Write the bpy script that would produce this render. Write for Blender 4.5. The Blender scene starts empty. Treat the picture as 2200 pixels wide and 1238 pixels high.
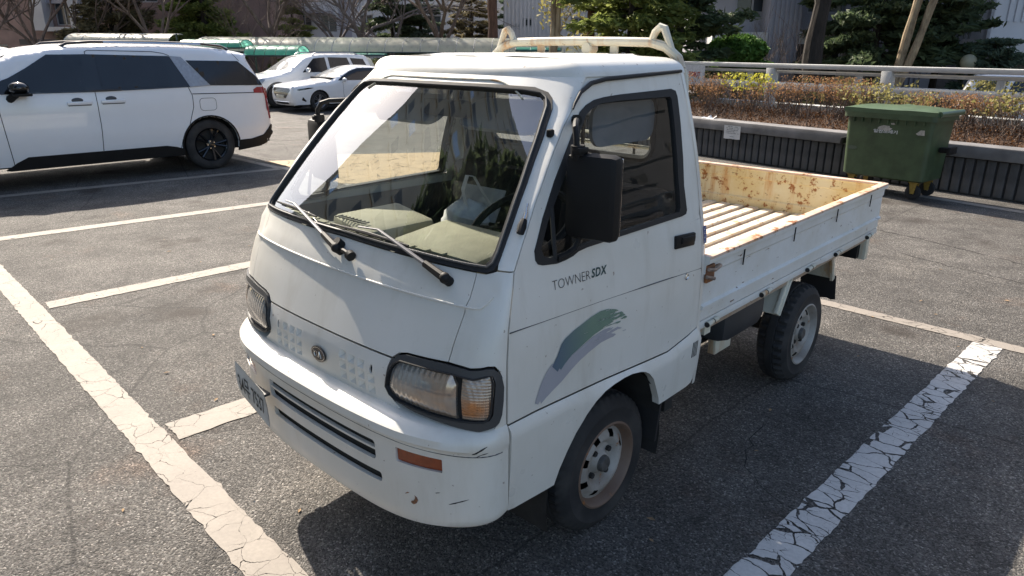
import bpy, bmesh, math, random
import numpy as np
from mathutils import Vector, Matrix
from mathutils.geometry import delaunay_2d_cdt
random.seed(7); RNG = np.random.default_rng(7)
SC = bpy.context.scene
COL = SC.collection
PI = math.pi

# ------------------------------------------------------------------ camera, sky, sun, exposure
CAM = Vector((1.9507, -1.9131, 1.7458))
YAW, PITCH, ROLL = math.radians(43.039), math.radians(18.853), math.radians(0.262)
cd = bpy.data.cameras.new('camera'); cam = bpy.data.objects.new('camera', cd); COL.objects.link(cam)
cd.sensor_fit = 'HORIZONTAL'; cd.sensor_width = 36.0; cd.lens = 36.0 * 1521.83 / 2200.0
cd.clip_start = 0.05; cd.clip_end = 2000
fwv = Vector((-math.sin(YAW) * math.cos(PITCH), math.cos(YAW) * math.cos(PITCH), -math.sin(PITCH)))
rtv = Vector((math.cos(YAW), math.sin(YAW), 0)); upv = rtv.cross(fwv)
r2 = rtv * math.cos(ROLL) + upv * math.sin(ROLL); u2 = upv * math.cos(ROLL) - rtv * math.sin(ROLL)
m3 = Matrix((r2, u2, -fwv)).transposed()
cam.matrix_world = Matrix.Translation(CAM) @ m3.to_4x4()
SC.camera = cam

SUNV = Vector((-1.158, 0.27, 1.0)).normalized()
w = bpy.data.worlds.new('World'); SC.world = w; w.use_nodes = True
wn = w.node_tree; wn.nodes.clear()
sky = wn.nodes.new('ShaderNodeTexSky'); sky.sky_type = 'NISHITA'; sky.sun_disc = False
sky.sun_elevation = math.asin(SUNV.z); sky.sun_rotation = math.atan2(SUNV.x, SUNV.y)
sky.air_density = 1.0; sky.dust_density = 2.3; sky.ozone_density = .8
bg = wn.nodes.new('ShaderNodeBackground'); bg.inputs['Strength'].default_value = 0.12
wo = wn.nodes.new('ShaderNodeOutputWorld')
wn.links.new(sky.outputs[0], bg.inputs[0]); wn.links.new(bg.outputs[0], wo.inputs[0])
sl = bpy.data.lights.new('sun', 'SUN'); sl.energy = 4.8; sl.angle = math.radians(0.53); sl.color = (1.0, 0.90, 0.77)
so = bpy.data.objects.new('sun', sl); COL.objects.link(so)
so.rotation_euler = SUNV.to_track_quat('Z', 'Y').to_euler(); so.location = (-20, 5, 20)
SC.view_settings.view_transform = 'Standard'; SC.view_settings.look = 'None'
SC.view_settings.gamma = 1.0; SC.view_settings.exposure = 1.14; SC.view_settings.use_curve_mapping = False
SC.cycles.max_bounces = 10; SC.cycles.transparent_max_bounces = 24
SC.cycles.caustics_reflective = False; SC.cycles.caustics_refractive = False

# ------------------------------------------------------------------ helpers: objects
def tag(o, label=None, cat=None, group=None, kind=None):
    if label: o['label'] = label
    if cat: o['category'] = cat
    if group: o['group'] = group
    if kind: o['kind'] = kind
    return o
def thing(name, label, cat, loc=(0, 0, 0), rz=0, group=None):
    o = bpy.data.objects.new(name, None); COL.objects.link(o); o.empty_display_size = .2
    o.location = loc; o.rotation_euler = (0, 0, rz)
    return tag(o, label, cat, group)
def link_mesh(name, me, parent=None, mat=None):
    o = bpy.data.objects.new(name, me); COL.objects.link(o)
    if mat is not None and not me.materials: me.materials.append(mat)
    if parent: o.parent = parent
    return o
def copy_tree(o, parent=None):
    c = o.copy(); COL.objects.link(c)
    if parent: c.parent = parent
    for ch in o.children: copy_tree(ch, c)
    return c
def finish(me, smooth):
    if smooth:
        me.polygons.foreach_set('use_smooth', [True] * len(me.polygons))
        me.set_sharp_from_angle(angle=math.radians(smooth))
    me.update()

class MB:
    """collects shapes into one mesh"""
    def __init__(s): s.v = []; s.f = []
    def add(s, vs, fs):
        b = len(s.v); s.v += [tuple(map(float, p)) for p in vs]; s.f += [tuple(b + i for i in f) for f in fs]; return s
    def box(s, c, d, rot=None, bev=0):
        bm = bmesh.new(); bmesh.ops.create_cube(bm, size=1)
        bmesh.ops.scale(bm, vec=d, verts=bm.verts)
        if bev: bmesh.ops.bevel(bm, geom=list(bm.edges), offset=bev, segments=2, profile=.5, affect='EDGES')
        if rot is not None:
            M = rot if isinstance(rot, Matrix) else Matrix.Rotation(rot, 3, 'Z')
            bmesh.ops.rotate(bm, matrix=M, verts=bm.verts)
        bmesh.ops.translate(bm, vec=c, verts=bm.verts)
        bm.verts.index_update()
        s.add([v.co[:] for v in bm.verts], [[v.index for v in f.verts] for f in bm.faces]); bm.free(); return s
    def tube(s, pts, r, n=8, closed=False, cap=True, flat=1.0):
        pts = [Vector(p) for p in pts]; m = len(pts)
        rr = r if hasattr(r, '__len__') else [r] * m
        rings = []; prev = None
        for i, p in enumerate(pts):
            if closed: t = pts[(i + 1) % m] - pts[i - 1]
            else: t = pts[min(i + 1, m - 1)] - pts[max(i - 1, 0)]
            if t.length < 1e-9: t = Vector((0, 0, 1))
            t.normalize()
            if prev is None:
                a = Vector((0, 0, 1)) if abs(t.z) < .9 else Vector((1, 0, 0))
                x = t.cross(a).normalized()
            else:
                x = prev - t * prev.dot(t)
                x = x.normalized() if x.length > 1e-6 else t.orthogonal().normalized()
            y = t.cross(x); prev = x
            rings.append([p + (x * math.cos(2 * PI * k / n) + y * math.sin(2 * PI * k / n) * flat) * rr[i] for k in range(n)])
        vs = [v for R in rings for v in R]; fs = []
        for i in range(m if closed else m - 1):
            j = (i + 1) % m
            for k in range(n): fs.append((i * n + k, i * n + (k + 1) % n, j * n + (k + 1) % n, j * n + k))
        if cap and not closed: fs += [tuple(range(n - 1, -1, -1)), tuple((m - 1) * n + k for k in range(n))]
        return s.add(vs, fs)
    def cyl(s, a, b, r, n=16, r2=None): return s.tube([a, b], [r, r if r2 is None else r2], n)
    def lathe(s, prof, axis='x', c=(0, 0, 0), n=48, closed=False):
        """prof: list of (along axis, radius)"""
        vs = []; m = len(prof)
        for (h, r) in prof:
            for k in range(n):
                a = 2 * PI * k / n; u, v = r * math.cos(a), r * math.sin(a)
                p = {'x': (h, u, v), 'y': (u, h, v), 'z': (u, v, h)}[axis]
                vs.append((p[0] + c[0], p[1] + c[1], p[2] + c[2]))
        fs = []
        for i in range(m if closed else m - 1):
            j = (i + 1) % m
            for k in range(n): fs.append((i * n + k, i * n + (k + 1) % n, j * n + (k + 1) % n, j * n + k))
        return s.add(vs, fs)
    def sphere(s, c, r, n=16, m=10, sc=(1, 1, 1)):
        vs = [(c[0] + r * sc[0] * math.sin(PI * i / m) * math.cos(2 * PI * k / n), c[1] + r * sc[1] * math.sin(PI * i / m) * math.sin(2 * PI * k / n), c[2] + r * sc[2] * math.cos(PI * i / m)) for i in range(m + 1) for k in range(n)]
        fs = [(i * n + k, i * n + (k + 1) % n, (i + 1) * n + (k + 1) % n, (i + 1) * n + k) for i in range(m) for k in range(n)]
        return s.add(vs, fs)
    def prism(s, poly, h, f=None):
        """2D polygon extruded by h; f maps (x,y,z) to 3D"""
        f = f or (lambda x, y, z: (x, y, z)); n = len(poly)
        vs = [f(x, y, 0) for x, y in poly] + [f(x, y, h) for x, y in poly]
        fs = [tuple(range(n - 1, -1, -1)), tuple(range(n, 2 * n))] + [(i, (i + 1) % n, n + (i + 1) % n, n + i) for i in range(n)]
        return s.add(vs, fs)
    def build(s, name, mat, parent=None, smooth=35):
        me = bpy.data.meshes.new(name); me.from_pydata(s.v, [], s.f)
        finish(me, smooth); return link_mesh(name, me, parent, mat)

def inpoly(P, poly):
    x, y = P[:, 0], P[:, 1]; r = np.zeros(len(P), bool); q = np.asarray(poly); n = len(q)
    for i in range(n):
        x1, y1 = q[i]; x2, y2 = q[(i + 1) % n]
        if y1 == y2: continue
        c = ((y1 > y) != (y2 > y)) & (x < (x2 - x1) * (y - y1) / (y2 - y1) + x1); r ^= c
    return r
def segdist(P, poly):
    q = np.asarray(poly); d = np.full(len(P), 1e9)
    for i in range(len(q)):
        a, b = q[i], q[(i + 1) % len(q)]; ab = b - a; L = (ab @ ab) or 1e-12
        t = np.clip(((P - a) @ ab) / L, 0, 1); d = np.minimum(d, np.linalg.norm(P - a - t[:, None] * ab, axis=1))
    return d
def densify(poly, step):
    out = []; q = [np.asarray(p, float) for p in poly]
    for i in range(len(q)):
        a, b = q[i], q[(i + 1) % len(q)]; n = max(1, int(math.ceil(np.linalg.norm(b - a) / step)))
        out += [a + (b - a) * k / n for k in range(n)]
    return np.array(out)
def smoothpoly(poly, it=2):
    q = np.asarray(poly, float)
    for _ in range(it):
        nx = np.roll(q, -1, 0); q = np.stack([q * .75 + nx * .25, q * .25 + nx * .75], 1).reshape(-1, 2)
    return q
def rrect(x0, x1, y0, y1, r, n=4):
    p = []
    for cx, cy, a0 in ((x1 - r, y1 - r, 0), (x0 + r, y1 - r, 90), (x0 + r, y0 + r, 180), (x1 - r, y0 + r, 270)):
        p += [(cx + r * math.cos(math.radians(a0 + 90 * k / n)), cy + r * math.sin(math.radians(a0 + 90 * k / n))) for k in range(n + 1)]
    return p
def patch(name, mat, parent, outline, F, holes=(), step=.03, lip=.012, off=0.0, outdir=None, edge=None, smooth=40, join=None, hlip=None):
    """2D outline (with holes) filled with a grid and mapped by F onto a curved surface; edges get a return lip"""
    edge = edge or step
    O = densify(outline, edge); H = [densify(h, edge) for h in holes]
    x0, y0 = O.min(0); x1, y1 = O.max(0)
    gx, gy = np.meshgrid(np.arange(x0 + step / 2, x1, step), np.arange(y0 + step / 2, y1, step))
    P = np.stack([gx.ravel(), gy.ravel()], 1)
    k = inpoly(P, O) & (segdist(P, O) > step * .4)
    for h in H: k &= ~inpoly(P, h) & (segdist(P, h) > step * .4)
    P = P[k]
    allp = [O] + H; V = np.concatenate(allp + [P]); E = []; b = 0
    for L in allp:
        E += [(b + i, b + (i + 1) % len(L)) for i in range(len(L))]; b += len(L)
    vo, eo, fo, ov, oe, of = delaunay_2d_cdt([Vector(p) for p in V], E, [], 0, 1e-7)
    vo = np.array([p[:] for p in vo]); T = np.array([f for f in fo if len(f) == 3])
    cen = vo[T].mean(1); k = inpoly(cen, O)
    for h in H: k &= ~inpoly(cen, h)
    T = T[k]; W = F(vo); e = 1e-4
    du = F(vo + [e, 0]) - F(vo - [e, 0]); dv = F(vo + [0, e]) - F(vo - [0, e])
    N = np.cross(du, dv); N /= np.maximum(np.linalg.norm(N, axis=1), 1e-12)[:, None]
    od = np.array(outdir) if outdir is not None else W.mean(0) - np.array([0, 0, .9])
    if (N.mean(0) @ od) < 0: N = -N; T = T[:, ::-1]
    W = W + N * off
    fs = [tuple(t) for t in T]; vs = W
    if lip or hlip:
        cnt = {}
        for t in fs:
            for i in range(3):
                a, c = t[i], t[(i + 1) % 3]; cnt[(a, c)] = cnt.get((a, c), 0) + 1
        bd = [(a, c) for (a, c) in cnt if (c, a) not in cnt]
        hset = None
        ids = sorted({i for ed in bd for i in ed}); mp = {i: len(vs) + n for n, i in enumerate(ids)}
        ida = np.array(ids); lp = np.full(len(ids), lip, float)
        if hlip is not None and H:
            dh = np.min([segdist(vo[ida], h) for h in H], axis=0); lp[dh < 1e-5] = hlip
        vs = np.concatenate([vs, W[ids] - N[ids] * lp[:, None]])
        fs += [(c, a, mp[a], mp[c]) for a, c in bd]
    if join is not None: join.add(vs, fs); return None
    me = bpy.data.meshes.new(name); me.from_pydata([tuple(p) for p in vs], [], fs)
    finish(me, smooth); return link_mesh(name, me, parent, mat)
def text2d(body, size, shear=0, offset=0, space=1.0):
    c = bpy.data.curves.new('lettering', 'FONT'); c.body = body; c.size = size; c.shear = shear; c.offset = offset; c.space_character = space
    c.resolution_u = 3; o = bpy.data.objects.new('lettering', c)
    me = bpy.data.meshes.new_from_object(o); v = np.array([p.co[:2] for p in me.vertices]); f = [tuple(p.vertices) for p in me.polygons]
    bpy.data.objects.remove(o); bpy.data.curves.remove(c); bpy.data.meshes.remove(me)
    if not len(v): v = np.zeros((0, 2))
    return v, f
def put_text(name, mat, parent, body, size, mapf, fit=None, **kw):
    """lettering laid on a surface: mapf takes (N,2) and returns (N,3); fit=(w,h) scales the word to that size"""
    v, f = text2d(body, size, **kw)
    if not len(v): return None
    v = v - v.min(0)
    if fit: v = v * (np.array(fit) / np.maximum(v.max(0), 1e-6))
    me = bpy.data.meshes.new(name); me.from_pydata([tuple(p) for p in mapf(v)], [], f); me.update()
    return link_mesh(name, me, parent, mat)

# ------------------------------------------------------------------ helpers: materials
class NT:
    def __init__(s, name):
        s.m = bpy.data.materials.new(name); s.m.use_nodes = True; s.t = s.m.node_tree; s.n = s.t.nodes; s.l = s.t.links
        s.p = s.n['Principled BSDF']; s.out = s.n['Material Output']; s.tc = s.n.new('ShaderNodeTexCoord')
    def set(s, inp, val):
        i = s.p.inputs[inp]
        if hasattr(val, 'links') or hasattr(val, 'is_linked'): s.l.new(val, i)
        else: i.default_value = (*val, 1) if isinstance(val, tuple) and len(val) == 3 else val
        return s
    def coord(s, scale=(1, 1, 1), which='Object', rot=(0, 0, 0)):
        mp = s.n.new('ShaderNodeMapping'); mp.inputs['Scale'].default_value = scale; mp.inputs['Rotation'].default_value = rot
        s.l.new(s.tc.outputs[which], mp.inputs[0]); return mp.outputs[0]
    def noise(s, scale, detail=4, rough=.55, co=None, dist=0):
        t = s.n.new('ShaderNodeTexNoise'); t.inputs['Scale'].default_value = scale; t.inputs['Detail'].default_value = detail
        t.inputs['Roughness'].default_value = rough; t.inputs['Distortion'].default_value = dist
        s.l.new(co if co is not None else s.tc.outputs['Object'], t.inputs['Vector']); return t.outputs['Fac']
    def voro(s, scale, feature='F1', out='Distance', co=None, rnd=1):
        t = s.n.new('ShaderNodeTexVoronoi'); t.feature = feature; t.inputs['Scale'].default_value = scale; t.inputs['Randomness'].default_value = rnd
        s.l.new(co if co is not None else s.tc.outputs['Object'], t.inputs['Vector']); return t.outputs[out]
    def ramp(s, x, stops, interp='LINEAR'):
        r = s.n.new('ShaderNodeValToRGB'); r.color_ramp.interpolation = interp; e = r.color_ramp.elements
        while len(e) < len(stops): e.new(.5)
        for i, (p, c) in enumerate(stops):
            e[i].position = p; e[i].color = (c, c, c, 1) if not isinstance(c, tuple) else (*c, 1)
        s.l.new(x, r.inputs[0]); return r.outputs[0]
    def mix(s, f, a, b, mode='MIX'):
        m = s.n.new('ShaderNodeMix'); m.data_type = 'RGBA'; m.blend_type = mode
        for i, v in ((0, f), (6, a), (7, b)):
            if hasattr(v, 'is_linked'): s.l.new(v, m.inputs[i])
            else: m.inputs[i].default_value = (*v, 1) if isinstance(v, tuple) else v
        return m.outputs[2]
    def math(s, op, a, b=0):
        m = s.n.new('ShaderNodeMath'); m.operation = op
        for i, v in ((0, a), (1, b)):
            if hasattr(v, 'is_linked'): s.l.new(v, m.inputs[i])
            else: m.inputs[i].default_value = v
        return m.outputs[0]
    def sep(s, co, k):
        t = s.n.new('ShaderNodeSeparateXYZ'); s.l.new(co, t.inputs[0]); return t.outputs[k]
    def bump(s, h, strength=.3, dist=.01):
        b = s.n.new('ShaderNodeBump'); b.inputs['Strength'].default_value = strength; b.inputs['Distance'].default_value = dist
        s.l.new(h, b.inputs['Height']); s.l.new(b.outputs[0], s.p.inputs['Normal']); return s
    def alpha(s, a): s.l.new(a, s.p.inputs['Alpha']); return s
def pm(name, col, rough=.5, metal=0, var=.12, vs=6, bump=0, bs=80, coat=0, bd=.004, spec=.5):
    t = NT(name); n = t.noise(vs, 5)
    a = tuple(max(0, c * (1 - var)) for c in col); b = tuple(min(1, c * (1 + var)) for c in col)
    t.set('Base Color', t.mix(t.ramp(n, [(.3, 0.0), (.7, 1.0)]), a, b)); t.set('Roughness', rough); t.set('Metallic', metal)
    t.set('Specular IOR Level', spec)
    if coat: t.set('Coat Weight', coat); t.set('Coat Roughness', .06)
    if bump: t.bump(t.noise(bs, 4), bump, bd)
    return t.m
M = {}
M['black_plastic'] = pm('black_plastic', (.012, .0115, .0115), .6, var=.2, bump=.15, bs=300, bd=.001, spec=.25)
M['rubber'] = pm('rubber', (.015, .015, .016), .7, var=.2, bump=.1, bs=200, bd=.001)
M['grey_trim'] = pm('grey_trim', (.050, .053, .056), .45, var=.1)
M['chrome'] = pm('chrome', (.75, .75, .74), .18, 1, var=.06)
M['wiper_grey'] = pm('wiper_grey', (.075, .075, .085), .45, var=.1)
M['dull_metal'] = pm('dull_metal', (.34, .35, .37), .42, 1, var=.15, vs=30)
M['dark_under'] = pm('dark_under', (.022, .021, .02), .9, var=.4, vs=12)
M['ink'] = pm('ink', (.012, .018, .02), .5, var=.1)
M['black_gloss'] = pm('black_gloss', (.008, .009, .011), .08, var=.1, coat=.4)
M['tint_glass'] = pm('tint_glass', (.012, .014, .018), .07, var=.3, vs=2, spec=.6)
M['car_windshield'] = pm('car_windshield', (.46, .47, .47), .06, var=.4, vs=1.2, spec=1.0, coat=1)  # pale uneven base colour paints a bright sky reflection into the glass
M['red_lens'] = pm('red_lens', (.30, .012, .015), .12, var=.15, coat=.6)
M['orange_lens'] = pm('orange_lens', (.24, .040, .008), .2, var=.2, vs=60, coat=.5)
def thin_glass(name, tint, ior=1.55, lo=.0, wav=.05):
    t = NT(name); tr = t.n.new('ShaderNodeBsdfTransparent'); tr.inputs[0].default_value = (*tint, 1)
    gl = t.n.new('ShaderNodeBsdfGlossy'); bp = t.n.new('ShaderNodeBump'); bp.inputs['Strength'].default_value = wav; bp.inputs['Distance'].default_value = .02; t.l.new(t.noise(5, 1, .4, t.coord((1, 1.2, 1))), bp.inputs['Height']); t.l.new(bp.outputs[0], gl.inputs['Normal']); gl.inputs['Roughness'].default_value = .012; gl.inputs[0].default_value = (1, 1, 1, 1)
    lw = t.n.new('ShaderNodeLayerWeight'); lw.inputs[0].default_value = .5; f0 = ((ior - 1) / (ior + 1)) ** 2; fr = t.math('ADD', t.math('MULTIPLY', t.math('POWER', lw.outputs['Facing'], 5.0), 1 - f0), f0)
    dirt = t.ramp(t.noise(3, 6), [(.5, 0.0), (.85, .025)]); df = t.n.new('ShaderNodeBsdfDiffuse'); df.inputs[0].default_value = (.55, .52, .46, 1)
    m1 = t.n.new('ShaderNodeMixShader'); m2 = t.n.new('ShaderNodeMixShader')
    t.l.new(t.math('ADD', fr, lo), m1.inputs[0]); t.l.new(tr.outputs[0], m1.inputs[1]); t.l.new(gl.outputs[0], m1.inputs[2])
    t.l.new(dirt, m2.inputs[0]); t.l.new(m1.outputs[0], m2.inputs[1]); t.l.new(df.outputs[0], m2.inputs[2])
    t.l.new(m2.outputs[0], t.out.inputs[0]); return t.m
M['windshield'] = thin_glass('windshield', (.88, .91, .87), 2.6)
M['side_glass'] = thin_glass('side_glass', (.80, .84, .84), 1.42)
def car_paint(name, col, rough=.25, coat=.7):
    t = NT(name); n = t.noise(5, 5); t.set('Base Color', t.mix(n, tuple(c * .94 for c in col), col)); t.set('Roughness', rough)
    t.set('Coat Weight', coat); t.set('Coat Roughness', .04); return t.m
M['white_paint'] = car_paint('white_paint', (.82, .82, .83))
M['silver_paint'] = car_paint('silver_paint', (.74, .75, .76))
def old_paint():
    t = NT('old_white_paint'); base = (.715, .695, .64)
    big = t.ramp(t.noise(2.3, 6, .6), [(.38, 0.0), (.75, 1.0)])
    c = t.mix(t.math('MULTIPLY', big, .45), base, (.56, .53, .44))
    st = t.ramp(t.noise(9, 5, .65, t.coord((1, 1, .22))), [(.52, 0.0), (.78, .45)]); c = t.mix(st, c, (.50, .46, .38))
    sp = t.ramp(t.noise(46, 3, .5), [(.72, 0.0), (.745, 1.0)]); c = t.mix(t.math('MULTIPLY', sp, .6), c, (.16, .085, .04))
    sc = t.ramp(t.noise(7, 6, .7, t.coord((1, .16, 3.2))), [(.72, 0.0), (.75, .6)]); c = t.mix(sc, c, (.22, .21, .2))
    t.set('Base Color', c); t.set('Roughness', t.ramp(t.noise(6, 4), [(.3, .26), (.7, .5)]))
    t.set('Coat Weight', .25); t.set('Coat Roughness', .15); t.bump(t.noise(90, 3), .04, .002); return t.m
M['truck_paint'] = old_paint()
def rusty(name, base, dirt, rust_lo=.60, streak=True, groove=None):
    t = NT(name); c = t.mix(t.ramp(t.noise(4, 6, .65), [(.35, 0.0), (.7, 1.0)]), base, dirt)
    if streak:
        s1 = t.ramp(t.noise(13, 5, .6, t.coord((1, 1, .12))), [(.54, 0.0), (.70, .8)]); c = t.mix(s1, c, (.46, .21, .05))
    rn = t.ramp(t.noise(16, 8, .72), [(rust_lo, 0.0), (rust_lo + .045, 1.0)])
    c = t.mix(rn, c, t.mix(t.noise(60, 3), (.20, .07, .025), (.38, .16, .05)))
    fl = t.ramp(t.noise(30, 5, .7, t.coord((.45, .45, 1.6))), [(.655, 0.0), (.675, 1.0)]); c = t.mix(fl, c, (.12, .06, .03))
    if groove: c = t.mix(t.ramp(t.sep(t.tc.outputs['Object'], 2), [(groove, .75), (groove + .004, 0.0)]), c, (.26, .17, .11))
    t.set('Base Color', c); t.set('Roughness', .6); t.bump(t.math('SUBTRACT', t.noise(60, 4), rn), .2, .003); return t.m
M['bed_inside'] = rusty('bed_inside', (.68, .62, .44), (.58, .46, .22), .555)
M['bed_floor'] = rusty('bed_floor', (.72, .68, .58), (.58, .50, .38), .60, True, .704)
M['bed_rail'] = rusty('bed_rail', (.68, .55, .46), (.52, .30, .17), .56, False)
M['gate_paint'] = rusty('gate_paint', (.70, .70, .68), (.60, .58, .52), .655, False)
M['rust'] = rusty('rust', (.20, .08, .035), (.10, .05, .03), .5, False)
M['cream_paint'] = rusty('cream_paint', (.66, .64, .54), (.56, .52, .40), .66)
M['rim_steel'] = rusty('rim_steel', (.40, .38, .35), (.19, .16, .13), .62, False)
M['rim_rust'] = rusty('rim_rust', (.17, .115, .085), (.12, .07, .045), .60, False)
# ------------------------------------------------------------------ yard frame: right / forward metres measured from below the camera
HX, HY = -math.sin(YAW), math.cos(YAW); RX, RY = math.cos(YAW), math.sin(YAW)
def YD(r, f, z=0.0): return Vector((CAM.x + RX * r + HX * f, CAM.y + RY * r + HY * f, z))
def gz(x, y):
    f = (x - CAM.x) * HX + (y - CAM.y) * HY; t = min(max((f - 12.8) / 10.0, 0), 1); return -.45 * t * t * (3 - 2 * t)
PSI = math.radians(-2.656)

# ------------------------------------------------------------------ ground
def asphalt():
    t = NT('asphalt'); o = t.tc.outputs['Object']
    st = t.voro(150, 'F1', 'Color'); g = t.sep(st, 0)
    grain = t.ramp(g, [(0.0, .036), (.35, .077), (.7, .114), (.93, .17), (1.0, .30)])
    fine = t.ramp(t.noise(320, 3, .7), [(.3, .5), (.7, 1.5)])
    c = t.mix(1.0, grain, fine, 'MULTIPLY')
    warm = t.mix(t.sep(st, 1), (1.0, .91, .81), (1.0, .95, .88)); c = t.mix(1.0, c, warm, 'MULTIPLY')
    big = t.ramp(t.noise(.55, 6, .6), [(.3, .70), (.7, 1.25)]); c = t.mix(1.0, c, big, 'MULTIPLY')
    mid = t.ramp(t.noise(2.6, 7, .68), [(.32, .62), (.5, 1.0), (.72, 1.3)]); c = t.mix(1.0, c, mid, 'MULTIPLY')
    oil = t.ramp(t.noise(1.3, 4, .5, t.coord((1, 1, 1), rot=(0, 0, .7))), [(.59, 0.0), (.70, .75)]); c = t.mix(oil, c, (.030, .022, .017))
    cr = t.voro(.42, 'DISTANCE_TO_EDGE', 'Distance', t.mix(.10, o, t.n[-1].outputs[0] if False else t.mix(1.0, t.noise(1.7, 5), t.noise(2.3, 5))))
    ck = t.ramp(cr, [(0.0, .6), (.003, 0.0)]); c = t.mix(ck, c, (.016, .015, .014))
    br = t.ramp(t.noise(.9, 6, .68, t.coord((1, 1.3, 1), rot=(0, 0, 2.1))), [(.58, 0.0), (.72, .6)]); c = t.mix(br, c, t.mix(1.0, c, (.95, .62, .45), 'MULTIPLY'))
    lt = t.ramp(t.noise(.75, 7, .7, t.coord((1.4, .8, 1), rot=(0, 0, 1.1))), [(.56, 0.0), (.74, .5)]); c = t.mix(lt, c, t.mix(1.0, c, (1.7, 1.66, 1.58), 'MULTIPLY'))
    t.set('Base Color', c); t.set('Roughness', .82); t.set('Specular IOR Level', .35)
    h = t.math('ADD', t.math('MULTIPLY', t.voro(150, 'F1', 'Distance'), -1.0), t.math('MULTIPLY', t.noise(220, 3), .6))
    t.bump(h, .8, .008); return t.m
M['asphalt'] = asphalt()
def ground():
    xs = np.concatenate([[-400, -200], np.arange(-110, 61, 2.0), [150, 400]]); ys = np.concatenate([[-400, -200, -90], np.arange(-40, 111, 2.0), [200, 400]])
    vs = [(x, y, gz(x, y)) for y in ys for x in xs]; n = len(xs)
    fs = [(j * n + i, j * n + i + 1, (j + 1) * n + i + 1, (j + 1) * n + i) for j in range(len(ys) - 1) for i in range(n - 1)]
    b = MB(); b.add(vs, fs); return tag(b.build('asphalt_ground', M['asphalt'], None, 60), kind='structure')
ground()

def line_paint(name, cell, width, aniso, wear, col=(.30, .265, .225), dst=.11):
    t = NT(name); co = t.coord((1, 1, 1), rot=(0, 0, -PSI))
    d = t.n.new('ShaderNodeVectorMath'); d.operation = 'MULTIPLY_ADD'
    nz = t.n.new('ShaderNodeTexNoise'); nz.inputs['Scale'].default_value = 9; nz.inputs['Detail'].default_value = 5; t.l.new(co, nz.inputs['Vector'])
    t.l.new(nz.outputs['Color'], d.inputs[0]); d.inputs[1].default_value = (dst, dst, 0); t.l.new(co, d.inputs[2])
    mp = t.n.new('ShaderNodeMapping'); mp.inputs['Scale'].default_value = aniso; t.l.new(d.outputs[0], mp.inputs[0])
    wob = t.ramp(t.noise(4, 4, .6), [(.36, 0.0), (.48, width * .6), (.72, width * 2.0)])
    e = t.math('LESS_THAN', t.voro(cell, 'DISTANCE_TO_EDGE', 'Distance', mp.outputs[0]), wob)
    e2 = t.math('LESS_THAN', t.voro(cell * 2.7, 'DISTANCE_TO_EDGE', 'Distance', mp.outputs[0]), t.ramp(t.noise(5, 4), [(.48, 0.0), (.7, width * .8)]))
    wr = t.ramp(t.noise(60, 6, .75), [(wear, 0.0), (wear + .05, 1.0)])
    gone = t.math('MAXIMUM', t.math('MAXIMUM', e, e2), wr)
    c = t.mix(t.ramp(t.noise(3.2, 6, .65), [(.3, 0.0), (.75, 1.0)]), col, tuple(k * .74 for k in col))
    c = t.mix(t.ramp(t.noise(70, 4), [(.35, .35), (.65, 0.0)]), c, tuple(k * .6 for k in col))
    t.set('Base Color', c); t.set('Roughness', .75); t.alpha(t.math('SUBTRACT', 1.0, gone))
    t.bump(t.noise(150, 3), .3, .002); return t.m
M['line_fine'] = line_paint('line_fine', 8.0, .0085, (1, 1.1, 1), .70)
M['line_heavy'] = line_paint('line_heavy', 9.0, .038, (.72, 1.5, 1), .69, (.58, .56, .53), .07)
M['line_yellow'] = line_paint('line_yellow', 3.0, .012, (1, 1, 1), .66, (.42, .29, .15))
def flat(name, pts, mat, z=.004, jit=.003, step=.035):
    P = densify(pts, step); rng = np.random.default_rng(len(pts) + int(abs(pts[0][0]) * 100)); P = P + rng.normal(0, jit, P.shape)
    E = [(i, (i + 1) % len(P)) for i in range(len(P))]
    vo, eo, fo, *_ = delaunay_2d_cdt([Vector(p) for p in P], E, [], 1, 1e-6)
    me = bpy.data.meshes.new(name); me.from_pydata([(p[0], p[1], z + gz(p[0], p[1])) for p in vo], [], [tuple(f) for f in fo]); me.update()
    return tag(link_mesh(name, me, None, mat), kind='structure')
flat('parking_line', [(-14.0, -.29), (-6.0, -.653), (.30, -.94), (.9, -.965), (.9, -1.125), (.3, -1.10), (-4.25, -.873), (-6.0, -.79), (-14.0, -.43)], M['line_fine'])
flat('parking_line', [(-3.72, -.72), (-3.47, 3.2), (-3.30, 3.19), (-3.555, -.74)], M['line_fine'])
flat('parking_line', [(-1.345, -.84), (-1.14, 3.19), (-.965, 3.18), (-1.155, -.85)], M['line_fine'])
flat('parking_line', [(-6.10, -.62), (-5.60, 3.21), (-5.43, 3.2), (-5.93, -.63)], M['line_fine'])
flat('parking_line', [(-8.50, -.52), (-7.86, 3.44), (-7.70, 3.42), (-8.33, -.53)], M['line_fine'])
flat('parking_line', [(1.085, -.90), (1.12, .067), (1.268, 3.06), (1.425, 3.055), (1.285, .2), (1.25, -.92)], M['line_heavy'])
flat('parking_line', [(-7.86, 3.56), (-3.0, 3.345), (.30, 3.20), (5.2, 3.10), (5.2, 2.98), (.33, 3.085), (-3.0, 3.235), (-7.85, 3.45)], M['line_fine'], .0045)
flat('parking_line', [(-10.6, 3.52), (-7.86, 3.52), (-7.86, 3.40), (-10.6, 3.40)], M['line_fine'], .0045)
flat('parking_line', [(-.6, 8.05), (.83, 7.79), (3.0, 7.38), (3.0, 7.24), (.83, 7.65), (-.6, 7.91)], M['line_fine'], .004)
flat('crossing_paint', [(-8.6, 3.62), (-8.3, 4.1), (-8.45, 4.75), (-7.3, 6.35), (-5.3, 5.0), (-5.1, 4.3), (-6.1, 3.37), (-7.2, 3.6), (-7.6, 3.62)], M['line_yellow'], .0085)
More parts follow.
